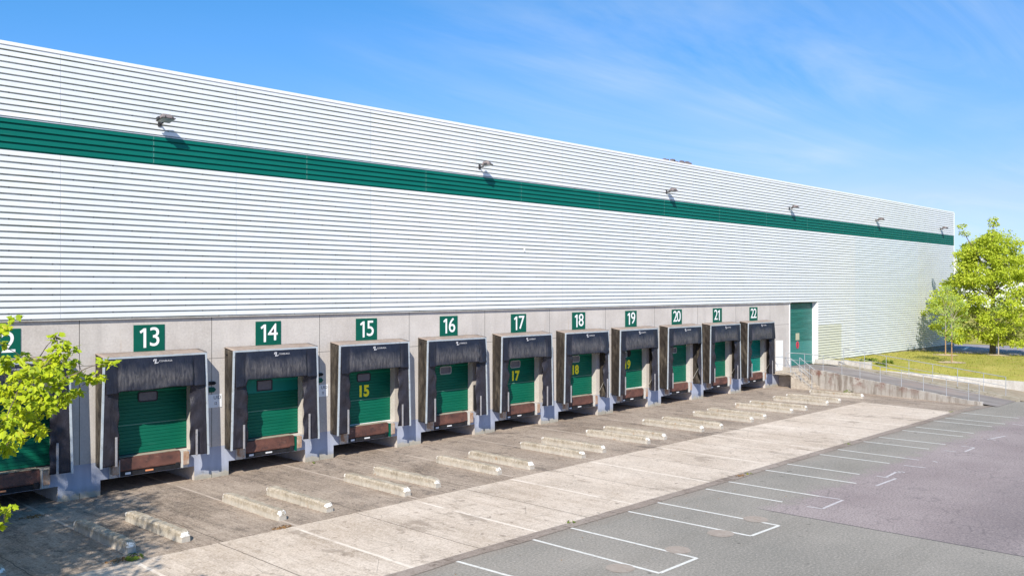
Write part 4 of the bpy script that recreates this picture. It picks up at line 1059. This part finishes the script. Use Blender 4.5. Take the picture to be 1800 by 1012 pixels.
def wm(op, a, b):
    n = nt.nodes.new('ShaderNodeMath'); n.operation = op; n.use_clamp = True
    for i, q in enumerate((a, b)):
        if isinstance(q, bpy.types.NodeSocket): nt.links.new(q, n.inputs[i])
        else: n.inputs[i].default_value = q
    return n.outputs[0]
def wr(v, a, b, c=0, d=1):
    n = nt.nodes.new('ShaderNodeMapRange'); nt.links.new(v, n.inputs[0])
    for i, q in enumerate((a, b, c, d)): n.inputs[i + 1].default_value = q
    return n.outputs[0]
sx = nt.nodes.new('ShaderNodeSeparateXYZ'); nt.links.new(tc.outputs['Generated'], sx.inputs[0])
def wmm(op, a, b):
    n = nt.nodes.new('ShaderNodeMath'); n.operation = op
    for i, q in enumerate((a, b)):
        if isinstance(q, bpy.types.NodeSocket): nt.links.new(q, n.inputs[i])
        else: n.inputs[i].default_value = q
    return n.outputs[0]
zz = wmm('ADD', sx.outputs[2], .06); cu_ = wmm('DIVIDE', sx.outputs[0], zz); cv_ = wmm('DIVIDE', sx.outputs[1], zz)     # cirrus on a flat layer overhead
cmb = nt.nodes.new('ShaderNodeCombineXYZ'); nt.links.new(cu_, cmb.inputs[0]); nt.links.new(cv_, cmb.inputs[1])
def cir(scale, rot, sc, det, loc, dist):
    mp = nt.nodes.new('ShaderNodeMapping'); nt.links.new(cmb.outputs[0], mp.inputs[0]); mp.inputs['Rotation'].default_value = (0, 0, R(rot)); mp.inputs['Scale'].default_value = sc; mp.inputs['Location'].default_value = loc
    nz = nt.nodes.new('ShaderNodeTexNoise'); nt.links.new(mp.outputs[0], nz.inputs['Vector']); nz.inputs['Scale'].default_value = scale; nz.inputs['Detail'].default_value = det; nz.inputs['Roughness'].default_value = .6; nz.inputs['Distortion'].default_value = dist
    return nz.outputs[0]
n1 = cir(.9, -98, (.30, 1.5, 1), 8, (3.1, 1.7, 0), 1.1); n2 = cir(.35, 0, (1, 1, 1), 3, (1.4, 5.2, 0), .3)
vd = nt.nodes.new('ShaderNodeVectorMath'); vd.operation = 'DOT_PRODUCT'; nt.links.new(tc.outputs['Generated'], vd.inputs[0]); vd.inputs[1].default_value = (.937, .30, .18)
side_ = wr(vd.outputs['Value'], .78, .99, 0.0, 1.0)
cl = wm('MULTIPLY', wm('MULTIPLY', wr(n1, .44, .76), wr(n2, .34, .58)), wm('ADD', side_, .06))
cl = wm('MULTIPLY', cl, .46)
mx = nt.nodes.new('ShaderNodeMix'); mx.data_type = 'RGBA'; nt.links.new(cl, mx.inputs[0]); sp = nt.nodes.new('ShaderNodeSeparateColor'); nt.links.new(sky.outputs[0], sp.inputs[0]); cb = nt.nodes.new('ShaderNodeCombineColor')
def wp(i, g_, a_):
    n = nt.nodes.new('ShaderNodeMath'); n.operation = 'POWER'; nt.links.new(sp.outputs[i], n.inputs[0]); n.inputs[1].default_value = g_
    q = nt.nodes.new('ShaderNodeMath'); q.operation = 'MULTIPLY'; nt.links.new(n.outputs[0], q.inputs[0]); q.inputs[1].default_value = a_
    nt.links.new(q.outputs[0], cb.inputs[i])
wp(0, 1.6, .354); wp(1, .81, 1.354); wp(2, 1.0, 1.495)
mnr = nt.nodes.new('ShaderNodeMath'); mnr.operation = 'MINIMUM'; gm = nt.nodes.new('ShaderNodeMath'); gm.operation = 'MULTIPLY'
src = cb.inputs[0].links[0].from_socket; gsrc = cb.inputs[1].links[0].from_socket
nt.links.new(gsrc, gm.inputs[0]); gm.inputs[1].default_value = .70; nt.links.new(src, mnr.inputs[0]); nt.links.new(gm.outputs[0], mnr.inputs[1]); nt.links.new(mnr.outputs[0], cb.inputs[0])
nt.links.new(cb.outputs[0], mx.inputs[6]); mx.inputs[7].default_value = (7.2, 8.0, 8.8, 1)
nt.links.new(mx.outputs[2], bg.inputs['Color']); bg.inputs['Strength'].default_value = .09

cam = bpy.data.cameras.new('camera'); co = bpy.data.objects.new('camera', cam); COL.objects.link(co)
co.location = (0, -CD, CH); co.rotation_euler = (R(90), 0, AN - R(90)); cam.sensor_width = 36; cam.lens = FPX / 1800 * 36; cam.shift_y = 1.8 / 1800; cam.clip_end = 2000; cam.clip_start = .1
scene.camera = co
scene.view_settings.view_transform = 'Standard'; scene.view_settings.look = 'None'; scene.view_settings.exposure = .35; scene.view_settings.gamma = 1
scene.render.engine = 'CYCLES'
scene.cycles.use_denoising = True
